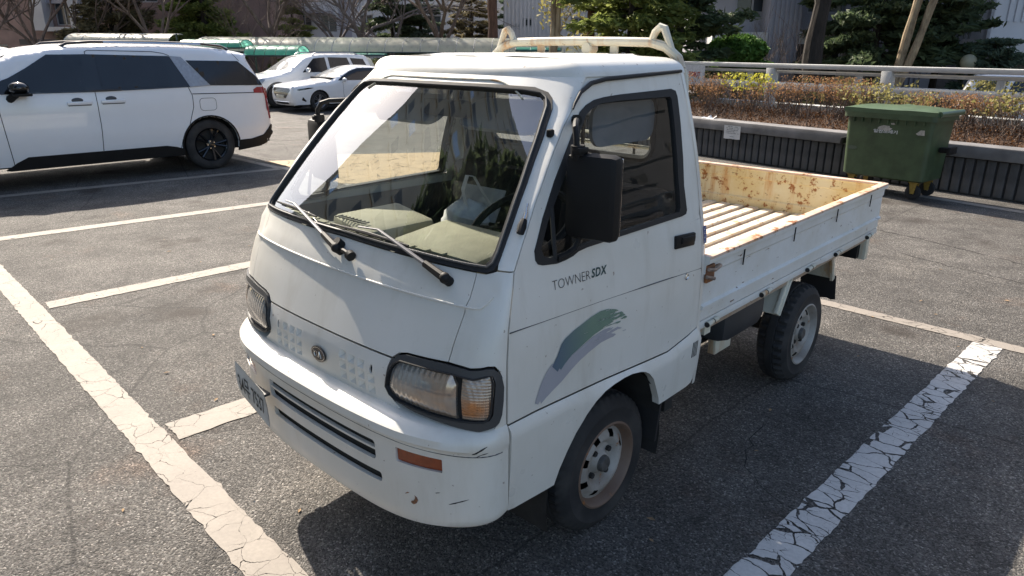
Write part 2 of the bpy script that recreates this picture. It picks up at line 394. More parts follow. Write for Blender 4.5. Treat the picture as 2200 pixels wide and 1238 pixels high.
tag(flat('litter_scrap', [(-3.3, 1.28), (-3.22, 1.27), (-3.2, 1.35), (-3.27, 1.36)], M['cream_paint'], .006, .004), kind='structure')
# shallow loose grit near the camera
def grit():
    b = MB(); rng = random.Random(3)
    for i in range(420):
        x, y = rng.uniform(-4.5, 1.9), rng.uniform(-1.6, 2.6); s = rng.uniform(.002, .0055)
        b.add([(x - s, y - s * .6, 0), (x + s, y - s * .4, 0), (x + s * .3, y + s, 0), (x, y, s * 1.1)], [(0, 1, 3), (1, 2, 3), (2, 0, 3)])
    return tag(b.build('gravel', pm('grit', (.22, .21, .20), .9, var=.5, vs=40), None, 0), 'loose pale grit scattered over the asphalt', 'gravel', kind='stuff')
grit()

# long cracks in the asphalt
M['crack'] = pm('crack', (.016, .015, .014), .95, var=.3, vs=30)
def crack(pts, seed, wd=.012):
    rg = random.Random(seed); L = [Vector((*p, 0)) for p in pts]; P = []
    for a, b_ in zip(L[:-1], L[1:]):
        n = max(2, int((b_ - a).length / .06)); P += [a + (b_ - a) * (i / n) + Vector((rg.gauss(0, .012), rg.gauss(0, .012), 0)) for i in range(n)]
    P.append(L[-1]); up = []; dn = []
    for i, p in enumerate(P):
        d = (P[min(i + 1, len(P) - 1)] - P[max(i - 1, 0)]).normalized(); nn = Vector((-d.y, d.x, 0)); w_ = wd * rg.uniform(.25, 1.0) * (.25 if i in (0, len(P) - 1) else 1) / 2
        up.append(p + nn * w_); dn.append(p - nn * w_)
    m = len(P); b = MB(); b.add([Vector((p.x, p.y, .0022 + gz(p.x, p.y))) for p in up + dn], [(i, i + 1, m + i + 1, m + i) for i in range(m - 1)]); tag(b.build('asphalt_crack', M['crack'], None, 0), kind='structure')
crack([(-.2, 5.75), (.35, 5.60), (1.25, 5.28), (2.6, 4.95)], 1, .018); crack([(.3, 4.95), (1.1, 4.72), (2.4, 4.5)], 2, .014); crack([(-4.9, .4), (-4.5, 1.3), (-4.6, 2.6)], 5, .008); crack([(1.1, .6), (.85, .75), (.75, 1.2)], 7, .008)
# dry leaves and scraps lying about
def scraps():
    b = MB(); rg = random.Random(8)
    for i in range(70):
        x, y = rg.uniform(-5, 1.9), rg.uniform(-1.4, 6); s_ = rg.uniform(.008, .022); a = rg.uniform(0, 6.28); ca, sa = math.cos(a) * s_, math.sin(a) * s_; z = gz(x, y) + .005
        b.add([(x - ca, y - sa, z), (x + sa * .45, y - ca * .45, z + s_ * .2), (x + ca, y + sa, z + s_ * .1), (x - sa * .45, y + ca * .45, z + s_ * .25)], [(0, 1, 2), (0, 2, 3)])
    return tag(b.build('fallen_leaves', pm('dry_leaf', (.30, .20, .11), .9, var=.5, vs=9), None, 0), 'scattered dry leaves and scraps on the asphalt', 'fallen leaves', kind='stuff')
scraps()
# ================================================================== the pickup truck (origin on the ground under the front axle, nose to -y)
TR = thing('pickup_truck', 'small old white cab-over pickup truck with a rusty open cargo bed', 'pickup truck')
ip = np.interp
def Xf(z): return ip(z, [.3, .9, 1.0, 1.105, 1.15, 1.25, 1.366, 1.484, 1.55, 1.616, 1.66], [.70, .70, .694, .679, .669, .651, .626, .595, .575, .553, .538])
def Yc(z): return ip(z, [.3, .70, .80, .845, 1.03, 1.155, 1.64, 1.66], [-.765, -.765, -.765, -.752, -.682, -.63, -.22, -.20])
def Yg(z): return ip(z, [.3, .9, 1.0, 1.147, 1.229, 1.321, 1.426, 1.517, 1.556, 1.66], [-.592, -.592, -.58, -.535, -.478, -.41, -.32, -.23, -.18, -.06])
def kb(z): return ip(z, [.3, .95, 1.10, 1.16, 1.66], [.025, .027, .055, .068, .085])
_a = np.linspace(0, 1, 2001); _t = np.sin(_a * PI / 2) ** (2 / 3); _d = .2 * (1 - np.maximum(np.cos(_a * PI / 2), 0) ** (2 / 3)) + .05 * _t * _t
_s = np.concatenate([[0], np.cumsum(np.hypot(np.diff(_t), np.diff(_d)))]); _s /= _s[-1]
def a2s(a): return math.copysign(float(ip(abs(a), _a, _s)), a)
def Ffront(P, ridge=True):
    s, z = P[:, 0], P[:, 1]; a = np.interp(np.abs(s), _s, _a); ph = a * PI / 2; t = np.sin(ph) ** (2 / 3); k = kb(z)
    D = Yg(z) - Yc(z) - k; x = np.sign(s) * Xf(z) * t; y = Yc(z) + k * t * t + D * (1 - np.maximum(np.cos(ph), 0) ** (2 / 3))
    if ridge:
        zc = 1.049 + np.clip((a - .64) / .13, 0, 1) * .06; y = y - .0075 * np.exp(-((z - zc) / .009) ** 2) * (a < .9)
    return np.stack([x, y, z], 1)
def fs_(L): return [(a2s(a), z) for a, z in L]
def symm(L):
    """right-half outline from centre bottom to centre top -> closed outline"""
    R = [(a, z) for a, z in L]; return fs_(R) + [(-s, z) for s, z in fs_(R)[::-1] if abs(s) > 1e-6]
def zcrease(y): return ip(y, [-.6, -.46, -.11, .166, .293, .438, .56], [.701, .699, .681, .660, .652, .674, .693])
def Fside(P, sg=1):
    y, z = P[:, 0], P[:, 1]; x = Xf(z); fl = np.clip((zcrease(y) - z) / .022, 0, 1); fl = fl * fl * (3 - 2 * fl) * ip(z, [.38, .46, .58, .64], [-.002, .004, .013, .015])
    x = x + fl - .003 * np.exp(-((z - ip(y, [-.53, -.127, .5], [.982, .968, .936])) / .006) ** 2) - .004 * np.exp(-((z - 1.142) / .006) ** 2) * (y > -.26)
    return np.stack([sg * x, y, z], 1)
PAINT = M['truck_paint']
ws_out = [(0, 1.150), (.25, 1.143), (.50, 1.140), (.64, 1.140), (.70, 1.148), (.722, 1.165), (.722, 1.19), (.712, 1.325), (.6985, 1.494), (.675, 1.565), (.64, 1.592), (.59, 1.607), (.475, 1.621), (.25, 1.6255), (0, 1.627)]
ws_gl = [(0, 1.166), (.243, 1.161), (.5, 1.157), (.62, 1.158), (.648, 1.170), (.655, 1.195), (.637, 1.36), (.617, 1.50), (.598, 1.565), (.57, 1.588), (.52, 1.602), (.40, 1.609), (.15, 1.613), (0, 1.6135)]
bez_out = [(.2294, .765), (.2338, .826), (.245, .852), (.268, .872), (.3005, .880), (.40, .884), (.5066, .8875), (.60, .8855), (.66, .883), (.735, .888), (.80, .894), (.86, .894), (.9105, .8825), (.95, .862), (.9697, .835), (.968, .79), (.955, .75), (.93, .727), (.8902, .7165), (.7557, .7035), (.5755, .7090), (.3553, .7185), (.28, .7305), (.245, .745)]
bez_in = [(.2467, .7706), (.2594, .8258), (.275, .846), (.2977, .858), (.42, .861), (.5586, .8635), (.70, .8595), (.80, .870), (.84, .872), (.8724, .850), (.872, .80), (.859, .757), (.83, .742), (.7954, .737), (.6212, .7335), (.4538, .732), (.2879, .7385), (.262, .750)]
lens_a = [(.252, .7706), (.2644, .8248), (.279, .843), (.300, .855), (.42, .858), (.5486, .860), (.582, .834), (.59, .80), (.590, .736), (.4538, .735), (.292, .7415), (.267, .752)]
lens_b = [(.615, .860), (.70, .8565), (.80, .867), (.836, .868), (.867, .848), (.867, .80), (.854, .759), (.826, .745), (.7934, .740), (.628, .737)]
def grow_(L, k, c): return [(c[0] + (a - c[0]) * k, c[1] + (z - c[1]) * k) for a, z in L]
bc_ = tuple(np.mean(bez_in, 0)); bez_in = grow_(bez_in, 1.05, bc_); lens_a = grow_(lens_a, 1.05, bc_); lens_b = grow_(lens_b, 1.05, bc_)
# front skin panels
hr = [(.0, 1.1465), (.25, 1.1395), (.50, 1.1365), (.571, 1.1365), (.560, 1.0716), (.5325, .9834), (.511, .8945), (.40, .890), (.30, .886), (.262, .878), (.238, .860), (0, .8600)]
patch('hood', PAINT, TR, symm(hr), Ffront, step=.035, edge=.02, lip=.014)
for sg in (1, -1):
    cp = [(.5765, 1.1365), (.5655, 1.0716), (.538, .9834), (.5165, .8945), (.60, .8925), (.66, .890), (.735, .895), (.80, .901), (.87, .901), (.922, .888), (.962, .866), (.978, .835), (.976, .79), (.963, .745), (.938, .72), (.9, .7095), (.89, .700), (.996, .700), (.996, 1.1485), (.735, 1.1485), (.70, 1.144), (.64, 1.1365)]
    q = fs_(cp); q = q if sg > 0 else [(-s, z) for s, z in q]
    patch('corner_panel', PAINT, TR, q, Ffront, step=.03, edge=.015, lip=.014)
out_ = symm([(.735, 1.1525), (.996, 1.1525), (.996, 1.655), (0, 1.655)])
frame = fs_([(.735, 1.1525), (.996, 1.1525), (.996, 1.655), (-.996, 1.655), (-.996, 1.1525), (-.735, 1.1525)]) + [(-s, z) for s, z in fs_(ws_out[5:])] + fs_(ws_out[5:])[::-1][1:]
patch('windshield_frame', PAINT, TR, frame, lambda P: Ffront(P, False), step=.03, edge=.015, lip=.02)
WSO, WSG = symm(ws_out), symm(ws_gl)
patch('windshield_seal', M['rubber'], TR, WSO, lambda P: Ffront(P, False), [WSG], step=.02, edge=.015, lip=.02, off=.006)
b = MB(); mid = [(s * .985, z) for s, z in smoothpoly(densify(WSG, .03), 1)]
mid = [((s * 1.022), z + (.004 if z > 1.5 else -.004)) for s, z in WSG]
pts = Ffront(densify(mid, .03), False); b.tube([Vector(p) + Vector((0, -.007, .004)) for p in pts], .0042, 6, True)
b.build('seal_trim', M['grey_trim'], bpy.data.objects['windshield_seal'])
patch('windshield', M['windshield'], TR, WSG, lambda P: Ffront(P, False), step=.05, edge=.03, lip=0, off=-.002)
# grille panel between the lamps
gp = [(0, .690), (.25, .690), (.285, .709), (.26, .722), (.232, .742), (.221, .765), (.224, .80), (.226, .826), (.234, .854), (0, .8545)]
hole = [(a2s(.155) + .021 * math.cos(k * PI / 6) * .9, .806 + .017 * math.sin(k * PI / 6)) for k in range(12)]
def sx(x, z):                                     # x metres -> s on the front skin
    ss = np.linspace(0, 1, 400); X = Ffront(np.stack([ss, np.full(400, z)], 1))[:, 0]; return math.copysign(float(ip(abs(x), X, ss)), x)
hole = [(sx(.276, .80) + .0095 * math.cos(k * PI / 6), .800 + .0155 * math.sin(k * PI / 6)) for k in range(12)]
hole2 = [(-s, z) for s, z in hole]
DQ = []
for sg in (1, -1):
    for r in range(3):
        for k in range(4):
            z = .807 - r * .034 - k * .0018; x = .130 + k * .0475 + r * .002
            if r == 0 and k == 3: continue
            h, w_ = .0135, .0165
            DQ.append([(sx(sg * (x - w_), z), z + h), (sx(sg * (x + w_), z), z + h), (sx(sg * (x + w_), z), z - h), (sx(sg * (x - w_), z), z - h)])
gpan = patch('grille_panel', PAINT, TR, symm(gp), Ffront, [hole, hole2] + DQ, step=.025, edge=.012, lip=.02, hlip=.006)
patch('grille_recess', M['dark_under'], gpan, symm([(0, .70), (.22, .70), (.2, .84), (0, .84)]), Ffront, step=.05, off=-.022, lip=0)
for dq in DQ:
    q = Ffront(np.array(dq)); apex = q.mean(0) + np.array([.003, .013, .003]); pb = MB(); pb.add([*(q + [0, .0008, 0]), apex], [(0, 1, 4), (1, 2, 4), (2, 3, 4), (3, 0, 4)]); pb.build('grille_dimple', PAINT, gpan, 20)
ss_ = np.linspace(-.99, .99, 90); aa_ = np.interp(np.abs(ss_), _s, _a); zz_ = 1.049 + np.clip((aa_ - .64) / .13, 0, 1) ** 1.5 * .055; k_ = aa_ < .775
b = MB(); b.tube([Vector(p) + Vector((0, .0008, -.001)) for p in Ffront(np.stack([ss_[k_], zz_[k_]], 1))], .0035, 6); b.build('hood_crease', PAINT, TR)
# oval badge with its letters
bd = thing('badge', None, None); bd.parent = TR; del_ = None
bo = Ffront(np.array([[0.0, .7725]]))[0] + np.array([.004, -.004, 0])
def oval(rx, rz, h0, h1, name, mat):
    b = MB(); n = 32; P = [(rx * math.cos(2 * PI * k / n), rz * math.sin(2 * PI * k / n)) for k in range(n)]
    b.prism(P, h1 - h0, lambda x, y, z: (bo[0] + x, bo[1] - h0 - z, bo[2] + y)); return b.build(name, mat, bd)
oval(.041, .0275, 0, .005, 'badge_rim', M['black_gloss']); oval(.0375, .0242, .004, .0056, 'badge_ring', M['chrome']); oval(.0345, .0215, .005, .0062, 'badge_face', M['black_gloss'])
lb = MB()
for pts in ([(-.022, -.011), (-.022, .011)], [(-.0125, .011), (-.021, 0), (-.0125, -.011)], [(-.0035, -.011), (-.0035, .011)], [(.0035, -.011), (.0115, .011), (.0195, -.011)]):
    lb.tube([(bo[0] + x, bo[1] - .0062, bo[2] + y) for x, y in pts], .0021, 6)
lb.build('badge_letters', M['chrome'], bd)
# headlamps
def lens_mat():
    t = NT('lamp_lens'); o = t.tc.outputs['Object']; co = t.coord((1, 1, 1))
    rib = t.math('SINE', t.math('MULTIPLY', t.sep(co, 0), 330)); c = t.mix(t.noise(9, 4, .6), (.20, .20, .20), (.56, .54, .50))
    warm = t.ramp(t.noise(5, 3, .5, t.coord((1, 1, 3))), [(.5, 0.0), (.62, .55)]); c = t.mix(warm, c, (.55, .36, .22))  # orange patches paint a warm reflection into the lens colour
    t.set('Base Color', c); t.set('Metallic', .55); t.set('Roughness', .16); t.set('Coat Weight', 1.0); t.set('Coat Roughness', .03)
    t.bump(t.math('ADD', rib, t.math('MULTIPLY', t.noise(14, 3), 6)), .16, .003); return t.m
def amber_mat():
    t = NT('corner_lens'); z = t.sep(t.tc.outputs['Object'], 2)
    f = t.ramp(t.math('ABSOLUTE', t.math('SUBTRACT', z, .775)), [(.022, 1.0), (.034, 0.0)])
    g = t.ramp(t.noise(12, 2), [(.35, 0.0), (.6, 1.0)])
    c = t.mix(t.math('MULTIPLY', f, g), (.42, .34, .27), (.48, .20, .07)); t.set('Base Color', c); t.set('Metallic', .4); t.set('Roughness', .15); t.set('Coat Weight', 1.0)
    chk = t.math('ADD', t.math('SINE', t.math('MULTIPLY', t.sep(t.tc.outputs['Object'], 2), 700)), t.math('SINE', t.math('MULTIPLY', t.sep(t.tc.outputs['Object'], 1), 700)))
    t.bump(chk, .3, .003); return t.m
M['lamp_lens'] = lens_mat(); M['corner_lens'] = amber_mat()
for sg in (1, -1):
    f = (lambda L: fs_(L)) if sg > 0 else (lambda L: [(-s, z) for s, z in fs_(L)])
    hl = patch('headlight', M['grey_trim'], TR, f(bez_out), Ffront, [f(bez_in)], step=.02, edge=.012, lip=.022, off=.007, hlip=.018)
    b = MB(); b.tube([Vector(p) + Vector((0, -.008, 0)) for p in Ffront(densify(f(bez_in), .02))], .0032, 6, True); b.build('lamp_gasket', M['rubber'], hl)
    def dome(P, L=f(lens_a)): 
        d = segdist(P, densify(L, .01)); W = Ffront(P); W[:, 1] -= .012 * (1 - np.exp(-d / .02)); return W
    patch('lamp_lens', M['lamp_lens'], hl, f(lens_a), dome, step=.012, edge=.012, lip=.012, off=-.001)
    def dome2(P, L=f(lens_b)):
        d = segdist(P, densify(L, .01)); W = Ffront(P); W[:, 1] -= .009 * (1 - np.exp(-d / .02)); return W
    patch('corner_lens', M['corner_lens'], hl, f(lens_b), dome2, step=.012, edge=.012, lip=.012, off=-.001)
    patch('lamp_backing', M['dark_under'], hl, f(bez_in), Ffront, step=.05, lip=0, off=-.012)
# roof
def roof():
    ns = 26; y_g = -.06; rings = []
    prof = [(0, 0), (.003, .008), (.009, .019), (.019, .030), (.034, .040), (.055, .0475), (.085, .0525), (.125, .055)]
    for d, h in prof:
        R = []
        for k in range(ns + 1):                     # half front arc
            s = k / ns; z = 1.655; p = Ffront(np.array([[s, z]]), False)[0]
            sc = 1 - d / .538; fy = d * 1.0
            R.append((p[0] * sc, p[1] + fy * (1 - s ** 4 * .95), z + h))
        ye = R[-1][1]
        for k in range(1, 9): R.append((R[ns][0], ye + (.535 - ye) * k / 8, 1.655 + h))
        rings.append(R)
    n = len(rings[0]); vs = []; fs = []
    full = [[(-x, y, z) for x, y, z in R[::-1]] + list(R[1:]) for R in rings]; N = len(full[0])
    for R in full: vs += R
    for i in range(len(full) - 1):
        for k in range(N - 1): fs.append((i * N + k, i * N + k + 1, (i + 1) * N + k + 1, (i + 1) * N + k))
    top = full[-1]; c0 = N // 2; base = (len(full) - 1) * N; mcols = 60; rowidx = []
    for k in range(1, c0 + 1):
        L, Rr = top[c0 - k], top[c0 + k]; row = []
        for j in range(mcols + 1):
            if j == 0: row.append(base + c0 - k); continue
            if j == mcols: row.append(base + c0 + k); continue
            u = j / mcols; x = L[0] + (Rr[0] - L[0]) * u; y = L[1] + (Rr[1] - L[1]) * u
            e = min(1, (1 - abs(2 * u - 1)) * 3); z = L[2] + .004 * e
            ry = min(max((y + .02) / .10, 0), 1); ry = ry * ry * (3 - 2 * ry)
            for rx in (-.30, -.18, -.06, .06, .18, .30):
                z += .0065 * ry * math.exp(-((x - rx) / .017) ** 4)
            vs.append((x, y, z)); row.append(len(vs) - 1)
        rowidx.append(row)
    r0 = rowidx[0]
    for j in range(mcols): fs.append((base + c0, r0[j], r0[j + 1]))
    for a, bb in zip(rowidx[:-1], rowidx[1:]):
        for j in range(mcols): fs.append((a[j], bb[j], bb[j + 1], a[j + 1]))
    # back face
    fs.append(tuple(rowidx[-1])[::-1] + tuple()); b = MB(); b.add(vs, fs)
    return b
rb = roof()
# finer rows along the roof so that the pressed ribs read
rb.build('roof', PAINT, TR, 50)
for sg in (1, -1):
    b = MB(); P = [(-.172, 1.566), (-.159, 1.580), (-.117, 1.612), (-.053, 1.637), (.029, 1.647), (.308, 1.6555), (.498, 1.6615)]
    b.tube([Vector(Fside(np.array([p]), sg)[0]) + Vector((sg * .006, 0, 0)) for p in P], [.003, .0045, .006, .0075, .0075, .007, .006], 8)
    b.build('drip_rail', M['rubber'], TR)
    patch('gutter_panel', PAINT, TR, [(-.24, 1.50), (-.18, 1.545), (-.10, 1.59), (0, 1.62), (.50, 1.635), (.50, 1.658), (-.06, 1.658), (-.085, 1.645), (-.12, 1.622), (-.178, 1.566)], lambda P, sg=sg: Fside(P, sg), step=.03, lip=.0, off=-.004, outdir=(sg, 0, 0))
lipb = MB(); ss_ = np.linspace(-.66, .66, 60); lipb.tube([Vector(p) + Vector((0, -.0005, .0)) for p in Ffront(np.stack([ss_, 1.641 - .05 * np.clip((np.abs(ss_) - .42) / .24, 0, 1) ** 2], 1), False)], .0035, 6)
lipb.build('roof_gutter', M['cream_paint'], TR)
# doors and cab sides
win_out = [(-.440, 1.19), (-.441, 1.163), (-.432, 1.150), (-.414, 1.143), (-.352, 1.135), (-.31, 1.137), (-.273, 1.142), (-.245, 1.151), (-.20, 1.1545), (.028, 1.156), (.37, 1.158), (.398, 1.162), (.406, 1.175), (.399, 1.263), (.432, 1.50), (.442, 1.575), (.437, 1.594), (.409, 1.602), (.088, 1.596), (0, 1.592), (-.055, 1.586), (-.10, 1.573), (-.137, 1.555), (-.173, 1.517), (-.315, 1.37), (-.389, 1.274)]
win_gl = [(-.414, 1.19), (-.405, 1.168), (-.38, 1.1585), (-.281, 1.159), (-.2, 1.168), (.058, 1.172), (.352, 1.176), (.361, 1.19), (.365, 1.301), (.39, 1.50), (.398, 1.568), (.39, 1.576), (.082, 1.577), (-.02, 1.5735), (-.07, 1.562), (-.11, 1.545), (-.15, 1.505), (-.297, 1.345), (-.372, 1.26)]
door_out = [(-.588, .704), (-.588, .9), (-.576, 1.0), (-.531, 1.147), (-.474, 1.229), (-.406, 1.321), (-.316, 1.426), (-.226, 1.517), (-.176, 1.556), (-.155, 1.574), (-.113, 1.606), (-.05, 1.631), (.029, 1.641), (.308, 1.650), (.502, 1.656), (.502, .95), (.504, .692), (.438, .677), (.293, .655), (.166, .663), (-.113, .684), (-.46, .702)]
low_out = [(-.588, .408), (-.588, .698), (-.46, .696), (-.113, .678), (.166, .657), (.293, .649), (.438, .671), (.506, .686), (.51, .576), (.502, .471), (.49, .452), (.456, .445), (.30, .443), (.255, .443), (.245, .475), (.21, .538), (.185, .58), (.152, .613), (.12, .632), (.087, .643), (.04, .652), (-.013, .655), (-.07, .653), (-.124, .645), (-.175, .625), (-.222, .595), (-.275, .545), (-.314, .491), (-.345, .44), (-.367, .388), (-.42, .391), (-.56, .402)]
def side(sg):
    F = lambda P: Fside(P, sg)
    d = patch('door', PAINT, TR, door_out, F, [win_out], step=.035, edge=.02, lip=.015, outdir=(sg, 0, 0))
    patch('window_seal', M['rubber'], d, win_out, F, [win_gl], step=.02, edge=.015, lip=.02, off=.004, outdir=(sg, 0, 0))
    patch('door_glass', M['side_glass'], d, win_gl, F, step=.06, edge=.04, lip=0, off=-.006, outdir=(sg, 0, 0))
    b = MB(); b.tube([F(np.array([p]))[0] + np.array([sg * .001, 0, 0]) for p in ((-.355, 1.15), (-.352, 1.20), (-.343, 1.30))], .007, 6); b.build('quarter_bar', M['rubber'], d)
    b = MB(); t = [F(np.array([p]))[0] for p in ((.306, 1.1), (.445, 1.087), (.441, 1.038), (.301, 1.05))]
    c = np.mean(t, 0); b.box((c[0] + sg * .003, c[1], c[2]), (.016, .138, .050), Matrix.Rotation(math.radians(-4), 3, 'X'), .006); hnd = b.build('door_handle', M['black_plastic'], d)
    b = MB(); b.box((c[0] + sg * .012, c[1] + .01, c[2] + .004), (.012, .095, .026), Matrix.Rotation(math.radians(-4), 3, 'X'), .005); b.build('handle_lever', M['black_plastic'], hnd)
    b = MB(); p = F(np.array([[.39, .928]]))[0]; b.lathe([(-.004, .013), (.003, .013), (.005, .009), (.002, .007), (.002, 0)], 'x' , (p[0], p[1], p[2]), 20) if sg > 0 else b.cyl((p[0] + .004, p[1], p[2]), (p[0] - .004, p[1], p[2]), .013)
    b.build('door_lock', M['chrome'], d)
    patch('door_trim', M['grey_trim'], d, [(-.50, .72), (-.52, 1.0), (-.45, 1.13), (.46, 1.135), (.46, .70)], F, step=.2, off=-.03, lip=0, outdir=(sg, 0, 0))
    lw = patch('lower_panel', PAINT, TR, low_out, F, step=.025, edge=.014, lip=.03, outdir=(sg, 0, 0))
    b = MB()
    for k in range(4):
        y = .463 + k * .011; p0, p1 = F(np.array([[y, .64]]))[0], F(np.array([[y - .002, .575]]))[0]
        b.tube([p0 + np.array([sg * .0005, 0, 0]), p1 + np.array([sg * .0005, 0, 0])], .0022, 4)
    b.build('vent_louvre', M['grey_trim'], lw)
    # B pillar strip behind the door
    zs = np.linspace(.44, 1.655, 26); vs = []; prof = [(.505, 0), (.525, .001), (.538, .006), (.546, .016), (.548, .03)]
    for z in zs:
        x = float(Fside(np.array([[.505, z]]))[0][0])
        vs += [(sg * (x - dx), y, z) for y, dx in prof]
    n = len(prof); fs = [(i * n + k, i * n + k + 1, (i + 1) * n + k + 1, (i + 1) * n + k) for i in range(len(zs) - 1) for k in range(n - 1)]
    b = MB(); b.add(vs, fs); b.build('rear_pillar', PAINT, TR, 60)
    return d, lw
door_l, low_l = side(1); side(-1)
def onside_(y, z): return tuple(Fside(np.array([[y, z]]))[0] + np.array([.0002, 0, 0]))
b = MB(); b.tube([(q_ := onside_(y, z)) and (q_[0] + .0014, q_[1], q_[2]) for y, z in zip(np.linspace(-.575, .5, 40), np.interp(np.linspace(-.575, .5, 40), [-.575, -.127, .5], [.984, .968, .936]))], .0022, 4); b.build('belt_groove', M['grey_trim'], door_l)
# writing and decals on the driver's door
def onside(P, off=.0016): 
    W = Fside(np.asarray(P, float)); W[:, 0] += off; return W
def textmap(y0, z0, slope, off=.0016):
    return lambda v: onside(np.stack([y0 + v[:, 0], z0 + v[:, 1] + slope * v[:, 0]], 1), off)
put_text('door_lettering', M['ink'], door_l, 'TOWNER', .05, textmap(-.382, 1.061, -.035), fit=(.183, .029), offset=-.001)
put_text('door_lettering', pm('ink_green', (.012, .05, .05), .5), door_l, 'SDX', .05, textmap(-.193, 1.056, -.035, .0017), fit=(.083, .029), offset=.0012, shear=.25, space=1.12)
def swoosh_mat():
    t = NT('swoosh_green'); y = t.sep(t.tc.outputs['Object'], 1); f = t.ramp(t.math('ADD', t.math('MULTIPLY', y, 2.2), 1.0), [(.15, 0.0), (.55, 1.0)])
    t.set('Base Color', t.mix(f, (.085, .13, .19), (.15, .235, .18))); t.set('Roughness', .4); return brush(t).m
def brush(t):
    co = t.coord((1, 16, 120), rot=(math.radians(-22), 0, 0)); n = t.noise(1.0, 3, .5, co); g = t.ramp(t.sep(t.tc.outputs['Object'], 1), [(0.0, 0.0), (1.0, 1.0)])
    tail = t.ramp(t.math('ADD', t.math('MULTIPLY', t.sep(t.tc.outputs['Object'], 1), 2.6), 1.0), [(.45, .26), (1.0, .58)])
    return t.alpha(t.math('GREATER_THAN', n, tail))
def violet_mat():
    t = NT('swoosh_violet'); t.set('Base Color', t.mix(t.noise(9, 4), (.31, .31, .345), (.40, .40, .43))); t.set('Roughness', .4); return brush(t).m
sw_g = [(-.395, .823), (-.372, .85), (-.352, .885), (-.335, .897), (-.29, .912), (-.262, .918), (-.20, .932), (-.152, .938), (-.112, .934), (-.07, .922), (-.035, .905), (-.003, .878), (.003, .862), (-.012, .868), (-.05, .885), (-.005, .848), (-.07, .872), (-.13, .875), (-.19, .866), (-.25, .848), (-.30, .832), (-.335, .812), (-.352, .798), (-.36, .806), (-.368, .797)]
sw_p = [(-.472, .728), (-.462, .748), (-.455, .765), (-.44, .79), (-.42, .815), (-.395, .832), (-.37, .83), (-.345, .81), (-.30, .83), (-.25, .844), (-.19, .861), (-.13, .868), (-.07, .862), (-.02, .84), (.002, .827), (-.03, .832), (-.075, .838), (-.04, .818), (-.09, .827), (-.145, .826), (-.21, .812), (-.26, .797), (-.30, .78), (-.345, .757), (-.39, .74), (-.42, .728), (-.443, .716), (-.448, .728), (-.457, .718)]
sg_ = patch('swoosh_decal', swoosh_mat(), door_l, sw_g, lambda P: Fside(P), step=.03, lip=0, off=.0024, outdir=(1, 0, 0))
patch('swoosh_decal', violet_mat(), door_l, sw_p, lambda P: Fside(P), step=.03, lip=0, off=.0016, outdir=(1, 0, 0))
# blue vertical sticker behind the door
b = MB(); x0 = float(Fside(np.array([[.52, 1.06]]))[0][0])
def stk(v, off=.003): return np.stack([ip(1.03 + v[:, 1], [1.02, 1.1], [.6905, .6795]) + off, .515 + v[:, 0], 1.03 + v[:, 1]], 1)
b.add(stk(np.array([[0, 0], [.022, 0], [.022, .068], [0, .068]])), [(0, 1, 2, 3)]); st_ = b.build('blue_sticker', pm('sticker_blue', (.04, .07, .25), .4), TR, 0)
b = MB()
for k in range(4):
    z = .004 + k * .016
    for x0_, z0_, w_, h_ in ((.003, z, .007, .011), (.013, z + .005, .006, .007), (.012, z, .008, .002)):
        b.add(stk(np.array([[x0_, z0_], [x0_ + w_, z0_], [x0_ + w_, z0_ + h_ * .3], [x0_, z0_ + h_ * .3]]), .004), [(0, 1, 2, 3)])
        b.add(stk(np.array([[x0_, z0_], [x0_ + w_ * .3, z0_], [x0_ + w_ * .3, z0_ + h_], [x0_, z0_ + h_]]), .0043), [(0, 1, 2, 3)])
b.build('sticker_print', pm('print_white', (.7, .7, .72), .5), st_, 0)
# bumper
PB = [(-.035, .712), (.0, .706), (.030, .698), (.056, .686), (.069, .674), (.073, .660), (.070, .648), (.063, .641), (.054, .637), (.051, .630), (.050, .60), (.047, .50), (.044, .43), (.042, .375), (.040, .345), (.030, .327), (.0, .318)]
_pl = np.concatenate([[0], np.cumsum(np.hypot(np.diff([p[0] for p in PB]), np.diff([p[1] for p in PB])))])
def Fb(P):
    s, v = P[:, 0], P[:, 1]; o = ip(v, _pl, [p[0] for p in PB]); z = ip(v, _pl, [p[1] for p in PB])
    a = np.interp(np.abs(s), _s, _a); ph = a * PI / 2; t = np.sin(ph) ** (2 / 3); cphi = np.maximum(np.cos(ph), 0) ** (2 / 3)
    x = .70 * t; y = -.765 + .035 * t * t + .138 * (1 - cphi)
    dt = np.gradient  # normal from the superellipse
    nx = np.clip(t, 0, 1) ** 2 * .20 * 3; ny = -np.maximum(cphi, 1e-3) ** .5; L = np.hypot(nx, ny); nx, ny = nx / L, ny / L
    fade = 1 - .82 * np.clip((np.abs(s) - .55) / .45, 0, 1) ** 1.6
    oo = o * fade; z = z + (.41 - .318) * np.clip((np.abs(s) - .35) / .65, 0, 1) ** 2 * np.clip((.65 - z) / .33, 0, 1)
    return np.stack([np.sign(s) * (x + nx * oo), y + ny * oo, z], 1)
VE = _pl[-1]
def vz(z): return float(ip(-z, [-p[1] for p in PB], _pl))
def bx(x): return math.copysign(float(ip(abs(x), Fb(np.stack([np.linspace(0, .9, 300), np.full(300, vz(.55))], 1))[:, 0], np.linspace(0, .9, 300))), x)
def slot(x0, x1, z0, z1, r=.008): return rrect(bx(x0), bx(x1), vz(z1), vz(z0), r, 3)
slots = [slot(-.30, .335, .524, .592, .014), slot(-.29, .355, .448, .484, .012), slot(.425, .585, .553, .603, .004), slot(-.585, -.425, .553, .603, .004)]
bump_ = patch('bumper', PAINT, TR, [(-.998, 0), (.998, 0), (.998, VE), (-.998, VE)], Fb, slots, step=.025, edge=.012, lip=.03, hlip=.014, outdir=(0, -1, 0))
